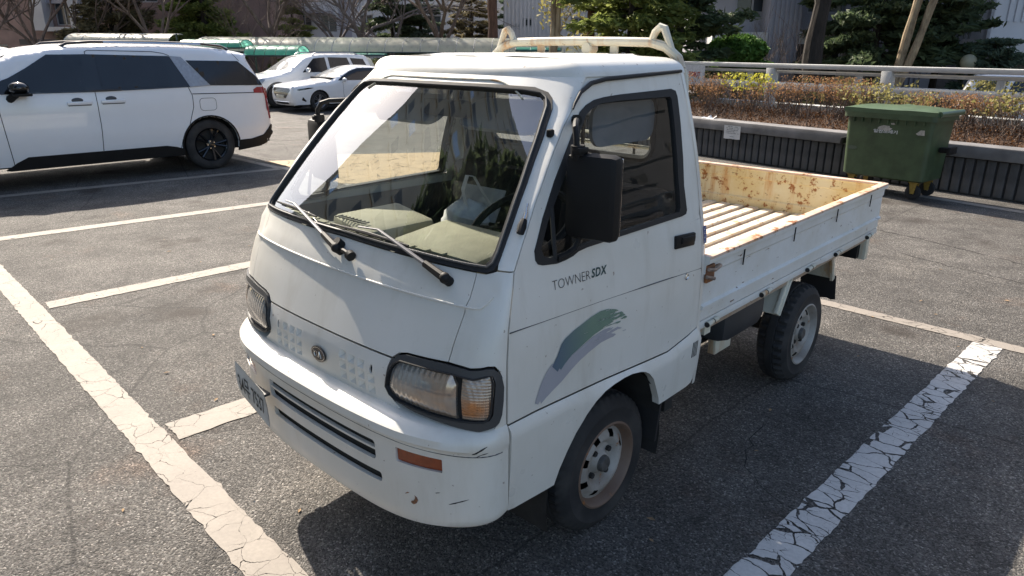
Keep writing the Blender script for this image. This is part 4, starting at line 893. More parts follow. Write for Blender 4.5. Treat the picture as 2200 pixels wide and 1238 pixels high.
# ================================================================== other cars
class Car:
    def __init__(s, name, label, cat, loc, rz, prof, W, zprof, rd=.10, tap=(.45, .17, .35, .08), paint=None, group=None):
        s.o = thing(name, label, cat, loc, rz, group); s.prof = np.array(prof, float); s.W = W / 2; s.zp = zprof; s.rd = rd; s.tap = tap
        s.paint = paint or M['white_paint']; s.y0 = s.prof[:, 0].min(); s.y1 = s.prof[:, 0].max()
        p = s.prof
        for _ in range(2):                               # round the silhouette corners
            q = [p[0]]
            for a, c in zip(p[:-1], p[1:]): q += [a * .8 + c * .2, a * .2 + c * .8]
            p = np.array(q + [p[-1]])
        s.sil = np.concatenate([np.linspace(a, c, max(2, int(np.linalg.norm(c - a) / .06) + 1))[:-1] for a, c in zip(p[:-1], p[1:])] + [p[-1:]])
        s.arc = np.concatenate([[0], np.cumsum(np.linalg.norm(np.diff(s.sil, axis=0), axis=1))])
    def X(s, y, z):
        x = s.W * np.interp(z, [a for a, _ in s.zp], [c for _, c in s.zp]); f0, k0, f1, k1 = s.tap
        a = np.clip(1 - (y - s.y0) / f0, 0, 1); c = np.clip(1 - (s.y1 - y) / f1, 0, 1)
        return x * (1 - k0 * a ** 2) * (1 - k1 * c ** 2)
    def edged(s, P):
        d = np.full(len(P), 1e9)
        for a, c in zip(s.sil[:-1], s.sil[1:]):
            ab = c - a; t = np.clip(((P - a) @ ab) / (ab @ ab), 0, 1); d = np.minimum(d, np.linalg.norm(P - a - t[:, None] * ab, axis=1))
        return d
    def side(s, sg=1, rnd=True):
        def F(P):
            x = s.X(P[:, 0], P[:, 1])
            if rnd:
                d = np.clip(s.edged(P) / s.rd, 0, 1); x = x - s.rd * (1 - np.sqrt(1 - (1 - d) ** 2))
            return np.stack([sg * x, P[:, 0], P[:, 1]], 1)
        return F
    def wrapF(s, crown=.03):
        cx = s.sil.mean(0)
        def F(P):
            w, t = P[:, 0], P[:, 1]; y = np.interp(t, s.arc, s.sil[:, 0]); z = np.interp(t, s.arc, s.sil[:, 1]); e = .03
            dy = np.interp(t + e, s.arc, s.sil[:, 0]) - np.interp(t - e, s.arc, s.sil[:, 0]); dz = np.interp(t + e, s.arc, s.sil[:, 1]) - np.interp(t - e, s.arc, s.sil[:, 1])
            L = np.maximum(np.hypot(dy, dz), 1e-6); n0, n1 = dz / L, -dy / L; sg = np.sign(n0 * (y - cx[0]) + n1 * (z - cx[1])); n0, n1 = n0 * sg, n1 * sg
            xe = s.X(y, z) - s.rd; c = crown * (1 - w ** 2)
            return np.stack([w * xe, y + n0 * c, z + n1 * c], 1)
        return F
    def t_at(s, y=None, z=None, top=True):
        """arc position on the silhouette closest to (y, z)"""
        return float(s.arc[np.argmin(np.hypot(s.sil[:, 0] - y, s.sil[:, 1] - z))])
    def body(s, bottom, arches, wins, crown=.03, panels=None):
        out = np.concatenate([s.sil, np.array(bottom, float)])
        for sg in (1, -1): patch('body_side', s.paint, s.o, out, s.side(sg), [smoothpoly(w_, 1) for w_ in wins], step=.07, edge=.035, lip=.03, outdir=(sg, 0, 0), smooth=50)
        F = s.wrapF(crown); ws = np.linspace(-1, 1, 17); G = np.array([[w_, t] for t in s.arc for w_ in ws]); V = F(G); n = 17
        b = MB(); b.add(V, [(i * n + k, i * n + k + 1, (i + 1) * n + k + 1, (i + 1) * n + k) for i in range(len(s.arc) - 1) for k in range(n - 1)]); b.build('body_top', s.paint, s.o, 40)
        b = MB(); b.box((0, (s.y0 + s.y1) / 2, .42), (s.W * 1.7, (s.y1 - s.y0) * .86, .3)); b.build('underbody', M['dark_under'], s.o)
        b = MB(); b.box((0, (s.y0 + s.y1) / 2 + .3, .85), (s.W * 1.5, (s.y1 - s.y0) * .5, .5)); b.build('cabin_inside', M['dark_under'], s.o)
    def glass(s, poly, name='side_window', mat=None, off=-.012, sm=1, both=True):
        for sg in ((1, -1) if both else (1,)): patch(name, mat or M['tint_glass'], s.o, smoothpoly(poly, sm), s.side(sg), step=.12, edge=.05, lip=0, off=off, outdir=(sg, 0, 0))
    def on_side(s, name, poly, mat, off=.004, lip=.01, sm=1, parent=None, both=True):
        r = None
        for sg in ((1, -1) if both else (1,)):
            q = patch(name, mat, parent or s.o, smoothpoly(poly, sm) if sm else poly, s.side(sg), step=.06, edge=.03, lip=lip, off=off, outdir=(sg, 0, 0)); r = r or q
        return r
    def on_wrap(s, name, poly, mat, off=.004, lip=.01, crown=.03, parent=None, outdir=(0, -1, .3), step=.06):
        return patch(name, mat, parent or s.o, poly, s.wrapF(crown), step=step, edge=.03, lip=lip, off=off, outdir=outdir)
    def seam(s, pts, r=.004, name='panel_gap', both=True):
        for sg in ((1, -1) if both else (1,)):
            q = densify(list(pts) + list(pts)[::-1], .04)[:max(2, len(densify(list(pts) + list(pts)[::-1], .04)) // 2)]
            b = MB(); b.tube([Vector(p) + Vector((sg * .0015, 0, 0)) for p in s.side(sg)(np.array(q))], r, 5); b.build(name, M['black_gloss'], s.o)
    def wheel(s, y, R, rr, dark, x=None, z=None, spokes=5):
        for sg in (1, -1):
            w_ = bpy.data.objects.new('wheel', None); COL.objects.link(w_); w_.parent = s.o; w_.location = (sg * ((x or s.W - .02)), y, z or R); w_.rotation_euler = (0, 0, 0 if sg > 0 else PI)
            b = MB(); b.lathe([(-.02, rr), (-.002, rr + .01), (.0, rr + .03), (.002, (rr + R) / 2), (-.006, R - .03), (-.03, R - .004), (-.07, R), (-.19, R), (-.22, R - .02), (-.22, rr)], 'x', n=44); b.build('tyre', M['tyre'], w_, 30)
            b = MB(); b.lathe([(-.012, rr + .002), (-.004, rr - .004), (-.02, rr - .018), (-.14, rr - .03)], 'x', n=44)
            for k in range(spokes):
                a = 2 * PI * k / spokes
                for da in (-.16, .16):
                    c, s_ = math.cos(a + da), math.sin(a + da); c2, s2 = math.cos(a + da * .5), math.sin(a + da * .5)
                    b.tube([(-.035, .05 * c2, .05 * s2), (-.016, (rr * .55) * c, (rr * .55) * s_), (-.012, (rr - .01) * math.cos(a + da * 1.25), (rr - .01) * math.sin(a + da * 1.25))], [.020, .021, .024], 6, flat=.7)
            b.lathe([(-.05, .075), (-.026, .07), (-.018, .05), (-.018, .001)], 'x', n=20); b.build('rim', M['black_gloss'] if dark else M['dull_metal'], w_, 35)
            b = MB(); b.lathe([(-.06, rr - .01), (-.07, .001)], 'x', n=24); b.build('brake_disc', M['dark_under'], w_)
            b = MB(); b.cyl((-.03, 0, 0), (-.012, 0, 0), .009, 6); ln = None
            for k in range(5):
                a = 2 * PI * (k + .5) / 5
                ln = b.build('lug_nut', M['chrome'], w_) if ln is None else link_mesh('lug_nut', ln.data, w_)
                ln.location = (0, .052 * math.cos(a), .052 * math.sin(a))
    def arch(s, y, R, z=None):
        z = z or R
        for sg in (1, -1):
            x = s.W; b = MB(); n = 20; pts = [(y + (R + .065) * math.cos(PI * k / n), z + (R + .065) * math.sin(PI * k / n)) for k in range(n + 1)]
            b.add([(sg * xx, py, pz) for xx in (x - .045, x - .30) for py, pz in pts], [(i, i + 1, n + 2 + i, n + 1 + i) for i in range(n)]); b.f.append(tuple(n + 1 + i for i in range(n + 1))); b.build('arch_liner', M['dark_under'], s.o)
def bottom_with_arches(yr, yf, z, arches, R):
    """bottom edge from the rear end to the front end with round wheel cut-outs; arches listed rear to front"""
    pts = [(yr, z)]
    for (y, zc, r) in arches:
        h = z - zc; dx = math.sqrt(max(r * r - h * h, 1e-4)); a0 = math.atan2(h, dx); a1 = PI - a0
        pts += [(y + r * math.cos(a0 + (a1 - a0) * k / 14), zc + r * math.sin(a0 + (a1 - a0) * k / 14)) for k in range(15)]
    return pts + [(yf, z)]
nx_, ny_ = math.cos(PSI), math.sin(PSI)
# ---- minivan: origin under the rear axle, nose to -y
PW = (-8.425, 2.752); VX = .965
mv = Car('minivan', 'white minivan with dark tinted windows, black wheels and black roof rails', 'minivan', (PW[0] - nx_ * VX, PW[1] - ny_ * VX, 0), PSI,
         [(-4.02, .30), (-4.11, .50), (-4.12, .78), (-4.02, .97), (-3.30, 1.10), (-3.15, 1.15), (-2.62, 1.45), (-2.22, 1.63), (-1.8, 1.705), (-1.2, 1.735), (-.4, 1.735), (.25, 1.705), (.62, 1.65), (.76, 1.60), (.74, 1.545), (.93, 1.17), (.965, 1.0), (.99, .72), (1.0, .56), (.97, .40), (.90, .33)],
         1.99, [(.25, .955), (.40, .985), (.62, 1.0), (.80, .992), (1.0, .985), (1.17, .96), (1.45, .865), (1.60, .815), (1.74, .78)], rd=.085)
mv.body(bottom_with_arches(.85, -3.95, .30, [(0.0, .36, .405), (-3.09, .36, .405)], .36), None, [])
DLO = [(-2.95, 1.185), (-2.42, 1.30), (-2.12, 1.46), (-1.86, 1.618), (-1.42, 1.622), (-.40, 1.592), (-.30, 1.55), (-.06, 1.19), (-.21, 1.178), (-1.43, 1.158), (-2.44, 1.166)]
mv.on_side('window_band', DLO, M['black_gloss'], .010, .014, 0)
for g in ([(-2.215, 1.375), (-1.875, 1.595), (-1.474, 1.592), (-1.523, 1.185), (-2.24, 1.185)], [(-1.313, 1.590), (-.50, 1.570), (-.43, 1.196), (-1.326, 1.190)], [(-2.50, 1.285), (-2.30, 1.36), (-2.30, 1.19), (-2.75, 1.195)]):
    mv.on_side('side_window', g, M['tint_glass'], .015, .004, 0)
mv.on_side('pillar_blade', [(-.385, 1.592), (-.23, 1.578), (.085, 1.192), (-.20, 1.178)], M['dull_metal'], .016, .02, 0)
mv.on_side('rear_side_window', [(-.17, 1.533), (.57, 1.517), (.80, 1.30), (.88, 1.172), (.088, 1.192)], M['tint_glass'], .011, .014, 0)
F_ = mv.wrapF(.04)
t0, t1 = mv.t_at(-3.10, 1.17), mv.t_at(-2.24, 1.625); mv.on_wrap('windshield', [(-.97, t0), (.97, t0), (.95, t1), (-.95, t1)], M['tint_glass'], .012, .012, outdir=(0, -1, 1))
t0, t1 = mv.t_at(.755, 1.53), mv.t_at(.93, 1.17); mv.on_wrap('rear_window', [(-.97, t0), (.97, t0), (.97, t1), (-.97, t1)], M['tint_glass'], .012, .012, outdir=(0, 1, .5))
mv.seam([(-1.418, 1.655), (-1.418, 1.60), (-1.417, 1.147), (-1.42, .734), (-1.45, .30)]); mv.seam([(-1.418, 1.655), (-1.38, 1.672), (-.60, 1.655), (-.45, 1.63), (-.38, 1.60)]); mv.seam([(-.226, 1.175), (-.191, 1.068), (-.2, .908), (-.305, .624), (-.411, .469), (-.455, .31)])
mv.seam([(-2.50, 1.16), (-2.494, .929), (-2.479, .64), (-2.455, .31)]); mv.seam([(-.19, 1.087), (.72, 1.072)], .006); mv.seam([(.52, 1.63), (.60, 1.52)], .003)
mv.seam(list(rrect(-.105, .13, .852, 1.022, .05)) + [(.13, .97)], .0028, 'fuel_flap_gap')
for y0, y1, z in ((-1.765, -1.477, 1.03), (-1.37, -1.078, 1.035)):
    for sg in (1, -1):
        b = MB(); x = float(mv.X(np.array([(y0 + y1) / 2]), np.array([z]))[0]); b.box((sg * (x + .018), (y0 + y1) / 2, z), (.022, y1 - y0, .045), None, .009); h_ = b.build('door_handle', mv.paint, mv.o)
        b = MB(); b.box((sg * (x + .002), (y0 + y1) / 2, z - .028), (.014, (y1 - y0) * .92, .012), None, .003); b.sphere((sg * (x - .02), (y0 + y1) / 2 - .02, z + .03), .05, 12, 8, (.6, 1.6, .8)); b.build('handle_recess', M['grey_trim'], h_)
mv.on_side('tail_light', [(.72, 1.118), (.78, 1.150), (.88, 1.145), (.955, 1.12), (.985, .68), (.94, .68), (.915, 1.02), (.895, 1.058), (.715, 1.066)], M['red_lens'], .008, .02, 0)
t0, t1 = mv.t_at(.935, 1.14), mv.t_at(.96, 1.05); mv.on_wrap('tail_light_bar', [(-1, t0), (1, t0), (1, t1), (-1, t1)], M['red_lens'], .004, .01, outdir=(0, 1, 0))
mv.on_side('sill_cladding', [(-2.55, .262), (-2.43, .345), (-2.30, .408), (-.64, .404), (-.50, .375), (-.39, .335), (-.40, .25), (-2.5, .25)], M['black_plastic'], .012, .03, 0)
mv.on_side('bumper_cladding', [(.42, .40), (.60, .405), (.80, .45), (.95, .585), (.985, .585), (.99, .46), (.93, .35), (.74, .285), (.40, .245)], M['black_plastic'], .010, .04, 0)
mv.on_side('arch_trim', [(.405 * math.cos(a) * k, .36 + .405 * math.sin(a) * k) for k, L in ((1.0, np.linspace(-.12, PI + .12, 24)), (1.05, np.linspace(PI + .12, -.12, 24))) for a in L], M['black_plastic'], .006, .02, 0)
for sg in (1, -1):
    b = MB(); b.box((sg * .925, -1.47, .30), (.06, 2.1, .10), None, .01); b.build('sill', M['black_plastic'], mv.o)
    b = MB(); b.tube([(sg * .66, -1.68, 1.70), (sg * .67, -1.58, 1.755), (sg * .675, -1.3, 1.775), (sg * .675, -.5, 1.775), (sg * .67, .15, 1.755), (sg * .665, .42, 1.725), (sg * .66, .52, 1.68)], .019, 8); b.build('roof_rail', M['black_gloss'], mv.o)
    b = MB(); b.tube([(sg * .69, -1.15, 1.772), (sg * .69, .12, 1.752)], .014, 6); b.build('roof_rail_cap', M['chrome'], mv.o)
for sg in (1, -1):
    m_ = bpy.data.objects.new('door_mirror', None); COL.objects.link(m_); m_.parent = mv.o
    b = MB(); b.sphere((sg * 1.09, -2.27, 1.245), .12, 16, 12, (1.05, .95, .62)); q = MB(); q.add([(x, min(y, -2.17), z) for x, y, z in b.v], b.f); q.build('mirror_cap', M['black_gloss'], m_)
    b = MB(); b.box((sg * 1.09, -2.25, 1.165), (.22, .19, .035), None, .015); b.tube([(sg * .92, -2.36, 1.10), (sg * .99, -2.35, 1.12), (sg * 1.06, -2.30, 1.17)], [.05, .045, .04], 8); b.build('mirror_foot', M['black_plastic'], m_)
mv.wheel(0, .36, .235, True, x=.955); mv.wheel(-3.09, .36, .235, True, x=.955); mv.arch(0, .36); mv.arch(-3.09, .36)
# ---- sedan: origin under the front axle
PG = YD(-6.64, 25.2); GZ = -.42
sd = Car('sedan', 'white sedan with a wide studded dark grille and slim headlights', 'sedan', (PG.x - nx_ * .92, PG.y - ny_ * .92, GZ), PSI,
         [(-.86, .22), (-.95, .36), (-.955, .62), (-.90, .80), (-.78, .865), (-.2, .93), (.42, .985), (.62, 1.02), (1.10, 1.26), (1.55, 1.425), (1.95, 1.47), (2.5, 1.45), (3.1, 1.32), (3.6, 1.08), (3.95, 1.04), (4.02, .95), (4.05, .60), (3.98, .32)],
         1.875, [(.2, .94), (.45, .99), (.70, 1.0), (.92, .97), (1.0, .93), (1.25, .79), (1.47, .66)], rd=.11, tap=(.7, .20, .5, .12))
sd.body(bottom_with_arches(3.8, -.75, .24, [(2.885, .34, .385), (0, .34, .385)], .34), None, [])
sd.on_side('side_window', [(.78, 1.005), (.98, 1.13), (1.35, 1.30), (1.72, 1.395), (2.3, 1.395), (2.95, 1.28), (3.25, 1.10), (3.2, 1.02), (1.8, .995)], M['tint_glass'], .010, .012, 0)
t0, t1 = sd.t_at(.62, 1.02), sd.t_at(1.52, 1.415); sd.on_wrap('windshield', [(-.98, t0), (.98, t0), (.93, t1), (-.93, t1)], M['car_windshield'], .012, .012, outdir=(0, -1, 1))
t0, t1 = sd.t_at(-.905, .79), sd.t_at(-.955, .42); gr = sd.on_wrap('grille', [(-.80, t0), (.80, t0), (.92, t0 * .8 + t1 * .2), (.78, t0 * .45 + t1 * .55), (.52, t1), (-.52, t1), (-.78, t0 * .45 + t1 * .55), (-.92, t0 * .8 + t1 * .2)], M['black_gloss'], .006, .01)
b = MB(); F_ = sd.wrapF(.03)
for i in range(-8, 9):
    for j in range(6):
        w_ = (i + (.5 if j % 2 else 0)) * .085; t = t0 + (t1 - t0) * (j + .5) / 6
        if abs(w_) > .80 - .055 * j: continue
        P = np.array([[w_ - .022, t], [w_, t - .022], [w_ + .022, t], [w_, t + .022]]); q = F_(P); q[:, 1] -= .012; b.add([*q, q.mean(0) + np.array([0, -.012, 0])], [(0, 1, 4), (1, 2, 4), (2, 3, 4), (3, 0, 4)])
tag(b.build('grille_studs', M['chrome'], gr, 0), kind='stuff')
b = MB(); q = F_(np.array([[0, sd.t_at(-.955, .50)]]))[0]; b.box((0, q[1] - .02, .50), (.50, .015, .11), None, .004); b.build('license_plate', M['cream_paint'], sd.o)
sd.on_side('headlight', [(-.80, .735), (-.74, .765), (-.40, .80), (-.20, .79), (-.42, .755), (-.72, .71)], M['black_gloss'], .006, .01, 0)
sd.on_side('fog_intake', [(-.62, .50), (-.50, .36), (-.53, .34), (-.66, .40)], M['black_gloss'], .004, .01, 0)
t0, t1 = sd.t_at(-.955, .36), sd.t_at(-.90, .25); sd.on_wrap('lower_intake', [(-.7, t0), (.7, t0), (.66, t1), (-.66, t1)], M['black_plastic'], .006, .01)
q = F_(np.array([[w_, t0 - .012] for w_ in np.linspace(-.85, .85, 24)])); b = MB(); b.tube([Vector(p) + Vector((0, -.012, 0)) for p in q], .012, 6); b.build('chrome_strip', M['chrome'], sd.o)
sd.seam([(-.74, .86), (-.2, .915), (.5, .965)], .004); sd.seam([(.95, .97), (.93, .6), (.98, .28)], .004); sd.seam([(2.05, 1.0), (2.05, .6), (2.0, .28)], .004)
for sg in (1, -1):
    b = MB(); b.sphere((sg * .985, .98, 1.03), .10, 14, 10, (1.1, .7, .65)); b.tube([(sg * .86, .95, .97), (sg * .95, .97, 1.0)], [.03, .03], 6); b.build('door_mirror', sd.paint, sd.o)
sd.wheel(0, .34, .23, False, x=.90); sd.wheel(2.885, .34, .23, False, x=.90); sd.arch(0, .34); sd.arch(2.885, .34)
# ---- boxy cars behind it
def suv(name, label, pos, gzv, paint, rails=True, scale=1.0, group=None):
    c = Car(name, label, 'SUV', (pos[0], pos[1], gzv), PSI,
         [(-.82, .30), (-.90, .50), (-.90, .78), (-.80, .95), (.25, 1.09), (.50, 1.16), (1.10, 1.56), (1.35, 1.66), (1.9, 1.735), (2.9, 1.74), (3.6, 1.70), (3.78, 1.60), (3.95, 1.12), (4.0, .7), (3.96, .40)],
         1.90, [(.25, .95), (.45, .99), (.8, 1.0), (1.08, .965), (1.4, .86), (1.75, .75)], rd=.10, tap=(.55, .15, .3, .08), paint=paint, group=group)
    c.body(bottom_with_arches(3.85, -.75, .32, [(2.85, .37, .42), (0, .37, .42)], .37), None, [])
    for g in ([(.98, 1.13), (1.25, 1.37), (1.50, 1.585), (1.95, 1.62), (1.98, 1.13)], [(2.10, 1.13), (2.08, 1.62), (2.85, 1.60), (3.0, 1.15)], [(3.12, 1.17), (2.98, 1.59), (3.52, 1.55), (3.68, 1.20)]): c.on_side('side_window', g, M['tint_glass'], .010, .012, 0)
    t0, t1 = c.t_at(.52, 1.17), c.t_at(1.30, 1.64); c.on_wrap('windshield', [(-.98, t0), (.98, t0), (.93, t1), (-.93, t1)], M['car_windshield'], .012, .012, outdir=(0, -1, 1))
    c.on_side('arch_trim', [(.42 * math.cos(a) * k, .37 + .42 * math.sin(a) * k) for k, L in ((1.0, np.linspace(0, PI, 18)), (1.14, np.linspace(PI, 0, 18))) for a in L], M['grey_trim'], .008, .02, 0)
    c.on_side('headlight', [(-.80, .80), (-.76, .90), (-.52, .96), (-.42, .93), (-.55, .80)], M['dull_metal'], .006, .01, 0)
    t0, t1 = c.t_at(-.87, .86), c.t_at(-.90, .56); c.on_wrap('grille', [(-.6, t0), (.6, t0), (.5, t1), (-.5, t1)], M['black_gloss'], .006, .01)
    for sg in (1, -1):
        b = MB(); b.box((sg * 1.05, 1.12, 1.20), (.22, .12, .17), None, .04); b.tube([(sg * .88, 1.10, 1.13), (sg * .98, 1.11, 1.16)], [.03, .03], 6); b.build('door_mirror', M['chrome'], c.o)
        if rails:
            b = MB(); b.tube([(sg * .62, 1.55, 1.70), (sg * .63, 1.68, 1.775), (sg * .63, 3.2, 1.775), (sg * .62, 3.4, 1.71)], .02, 6); b.build('roof_rail', M['dull_metal'], c.o)
    c.o.scale = (scale,) * 3; c.wheel(0, .37, .22, False, x=.91); c.wheel(2.85, .37, .22, False, x=.91); c.arch(0, .37); c.arch(2.85, .37); return c
pS = Vector((PG.x - nx_ * 3.35 + .25 * -ny_, PG.y - ny_ * 3.35 - .35, 0))
suv('suv', 'pale silver SUV with roof rails parked between the sedan and the green canopies', (pS.x, pS.y), -.42, M['silver_paint'], True, 1.07)
pS2 = Vector((PG.x - nx_ * 6.9, PG.y - ny_ * 6.9 + 2.6, 0))
suv('hatchback', 'white hatchback mostly hidden behind the silver SUV and the minivan tail', (pS2.x, pS2.y), -.45, M['white_paint'], True)
pL = YD(-13.4, 16.2)
suv('suv', 'white SUV whose roof rail shows over the hood of the minivan', (pL.x - 1.6, pL.y - 1.3), -.05, M['white_paint'], True)
pR = YD(14.6, 16.4)
c_ = suv('hatchback', 'white car with a red tail light seen through the rails of the parapet fence', (pR.x, pR.y), -.55, M['white_paint'], False); c_.o.rotation_euler = (0, 0, math.radians(100))
c_.on_side('tail_light', [(3.72, .85), (3.72, 1.10), (3.86, 1.10), (3.92, .85)], M['red_lens'], .008, .02, 0)
def canopy_mat(name, a, b_, tr):
    t = NT(name); c = t.mix(t.ramp(t.noise(.9, 5, .6), [(.35, 0.0), (.7, 1.0)]), a, b_); c = t.mix(t.ramp(t.noise(2.2, 6, .7, t.coord((1, 1, .4))), [(.52, 0.0), (.75, .6)]), c, (.20, .18, .13))
    t.set('Base Color', c); t.set('Roughness', .3); s = t.n.new('ShaderNodeBsdfTranslucent'); t.l.new(c, s.inputs[0]); m = t.n.new('ShaderNodeMixShader'); m.inputs[0].default_value = tr
    t.l.new(t.p.outputs[0], m.inputs[1]); t.l.new(s.outputs[0], m.inputs[2]); t.l.new(m.outputs[0], t.out.inputs[0]); return t.m
# ================================================================== planter wall, hedge, parapet fence, bin
M['wall_dark'] = pm('wall_dark', (.080, .078, .078), .9, var=.40, vs=3, bump=.5, bs=55, bd=.008)
M['wall_cap'] = pm('wall_cap', (.17, .165, .165), .85, var=.35, vs=3, bump=.25, bs=70)
M['soil'] = pm('soil', (.060, .030, .014), .95, var=.5, vs=12, bump=.6, bs=30, bd=.02)
M['fence_paint'] = pm('fence_paint', (.50, .50, .48), .75, var=.14, vs=4, bump=.15, bs=40)
WA, WB = Vector((4.6, 7.64, 0)), Vector((-7.6, 9.72, 0)); WD = (WB - WA).normalized(); WN = Vector((WD.y, -WD.x, 0)); WN = WN if WN.y > 0 else -WN; WL = (WB - WA).length
WRZ = math.atan2(WD.y, WD.x)
def WP(t, d=0, z=0): return WA + WD * t + WN * d + Vector((0, 0, z))
def box_on_wall(b, t0, t1, d0, d1, z0, z1, bev=0):
    c = WP((t0 + t1) / 2, (d0 + d1) / 2, (z0 + z1) / 2); b.box(c, (t1 - t0, d1 - d0, z1 - z0), Matrix.Rotation(WRZ, 3, 'Z'), bev)
pw = thing('planter_wall', 'low dark grey ribbed concrete planter wall with a smooth cap', 'wall', WP(0))
def rel(o, root): o.location = -root.location; return o
b = MB(); box_on_wall(b, 0, WL, .05, .22, 0, .46); o = b.build('wall_core', M['wall_dark'], pw); rel(o, pw)
pitch = .1225; nrib = int(WL / pitch); rm = MB(); rm.box((0, 0, 0), (.094, .05, .43), None, .006); first = None
tmp = rm.build('wall_rib', M['wall_dark'], pw); rme = tmp.data
for k in range(nrib):
    o = tmp if k == 0 else link_mesh('wall_rib', rme, pw)
    o.location = WP((k + .5) * pitch, .028, .235) - pw.location; o.rotation_euler = (0, 0, WRZ)
b = MB(); box_on_wall(b, -.02, WL + .02, -.045, .27, .46, .615, .012); o = b.build('wall_cap', M['wall_cap'], pw); rel(o, pw)
b = MB(); md = [(.22, .5), (.5, .60), (.95, .69), (1.6, .66), (2.5, .52)]; ts_ = np.linspace(0, WL, 90); rgm = random.Random(2)
b.add([WP(t, d, z + rgm.gauss(0, .012)) for t in ts_ for d, z in md], [(i * 5 + k, i * 5 + k + 1, (i + 1) * 5 + k + 1, (i + 1) * 5 + k) for i in range(89) for k in range(4)]); tag(b.build('planter_soil', M['soil'], None), kind='structure')
# notice taped to the wall, and a crumpled sheet on the cap
nt = thing('notice', 'white printed notice sheet taped to the face of the ribbed planter wall', 'notice', WP(8.08, -.052, .452)); nt.rotation_euler = (0, 0, WRZ + PI)
b = MB(); vs = []
for j in range(7):
    for i in range(6): vs.append((-.155 + .31 * i / 5 + .006 * j / 6, -.004 - .006 * math.sin(i * 1.3) * (j / 6) ** 2, .105 - .21 * j / 6 - .004 * math.sin(i * 2.2) * (j == 6)))
b.add(vs, [(j * 6 + i, j * 6 + i + 1, (j + 1) * 6 + i + 1, (j + 1) * 6 + i) for j in range(6) for i in range(5)]); b.build('sheet', pm('paper_white', (.62, .61, .60), .8, var=.08), nt)
b = MB(); rg = random.Random(11)
for r in range(5):
    x = -.115 + rg.uniform(0, .02)
    while x < .115:
        w_ = rg.uniform(.006, .028)
        if rg.random() < .78: z = .085 - r * .026; b.add([(x, -.0125, z), (x + w_, -.0125, z), (x + w_, -.0125, z + .008), (x, -.0125, z + .008)], [(0, 1, 2, 3)])
        x += w_ + rg.uniform(.004, .012)
b.add([(-.03, -.0125, -.07), (.05, -.0125, -.07), (.05, -.0125, -.065), (-.03, -.0125, -.065)], [(0, 1, 2, 3)]); b.build('print', M['grey_trim'], nt, 0)
cr = thing('paper_sheet', 'crumpled white paper sheet lying on the cap of the planter wall', 'paper', WP(8.68, .1, .617)); cr.rotation_euler = (0, 0, WRZ + PI)
b = MB(); n = 6; vs = [(-.11 + .22 * i / n, -.06 + .16 * j / n, .002 + .05 * max(0, math.sin(i * 1.9 + j * .7)) * (j / n)) for j in range(n + 1) for i in range(n + 1)]
b.add(vs, [(j * 7 + i, j * 7 + i + 1, (j + 1) * 7 + i + 1, (j + 1) * 7 + i) for j in range(6) for i in range(6)]); b.build('sheet', M['cloth'], cr, 0)
# ------------------------------------------------------------------ foliage helpers
def leaf_mat(name, a, b_, trans=.35):
    t = NT(name); g = t.n.new('ShaderNodeNewGeometry'); rnd = g.outputs['Random Per Island']; c = t.mix(rnd, a, b_)
    n = t.ramp(t.noise(1.1, 3), [(.3, .72), (.7, 1.25)]); c = t.mix(1.0, c, n, 'MULTIPLY'); t.set('Base Color', c); t.set('Roughness', .6); t.set('Specular IOR Level', .25)
    tr = t.n.new('ShaderNodeBsdfTranslucent'); t.l.new(c, tr.inputs[0]); m = t.n.new('ShaderNodeMixShader'); m.inputs[0].default_value = trans
    t.l.new(t.p.outputs[0], m.inputs[1]); t.l.new(tr.outputs[0], m.inputs[2]); t.l.new(m.outputs[0], t.out.inputs[0]); return t.m
M['leaf_brown'] = leaf_mat('leaf_brown', (.25, .12, .055), (.46, .27, .13)); M['leaf_yellow'] = leaf_mat('leaf_yellow', (.42, .40, .05), (.60, .58, .10)); M['leaf_olive'] = leaf_mat('leaf_olive', (.20, .18, .06), (.42, .38, .14))
M['leaf_litter'] = leaf_mat('leaf_litter', (.06, .026, .011), (.17, .08, .03)); M['needle_dark'] = leaf_mat('needle_dark', (.045, .070, .038), (.13, .17, .08), .4); M['needle_pine'] = leaf_mat('needle_pine', (.10, .14, .035), (.30, .34, .10), .5); M['needle_blue'] = leaf_mat('needle_blue', (.06, .095, .065), (.16, .21, .14), .4)
M['needle_brown'] = leaf_mat('needle_brown', (.10, .09, .05), (.26, .22, .12), .5); M['leaf_bright'] = leaf_mat('leaf_bright', (.05, .12, .02), (.12, .22, .05), .25)
def bark(name, a, b_): 
    t = NT(name); n = t.noise(9, 7, .7, t.coord((1, 1, .25))); t.set('Base Color', t.mix(t.ramp(n, [(.35, 0.0), (.65, 1.0)]), a, b_)); t.set('Roughness', .9); t.bump(n, .8, .03); return t.m
M['bark_dark'] = bark('bark_dark', (.014, .0105, .008), (.042, .033, .026)); M['bark_red'] = bark('bark_red', (.07, .035, .022), (.16, .085, .055)); M['bark_tan'] = bark('bark_tan', (.16, .11, .065), (.42, .33, .21)); M['twig'] = bark('twig', (.08, .055, .04), (.20, .15, .12)); M['twig_grey'] = bark('twig_grey', (.10, .085, .08), (.22, .19, .18))
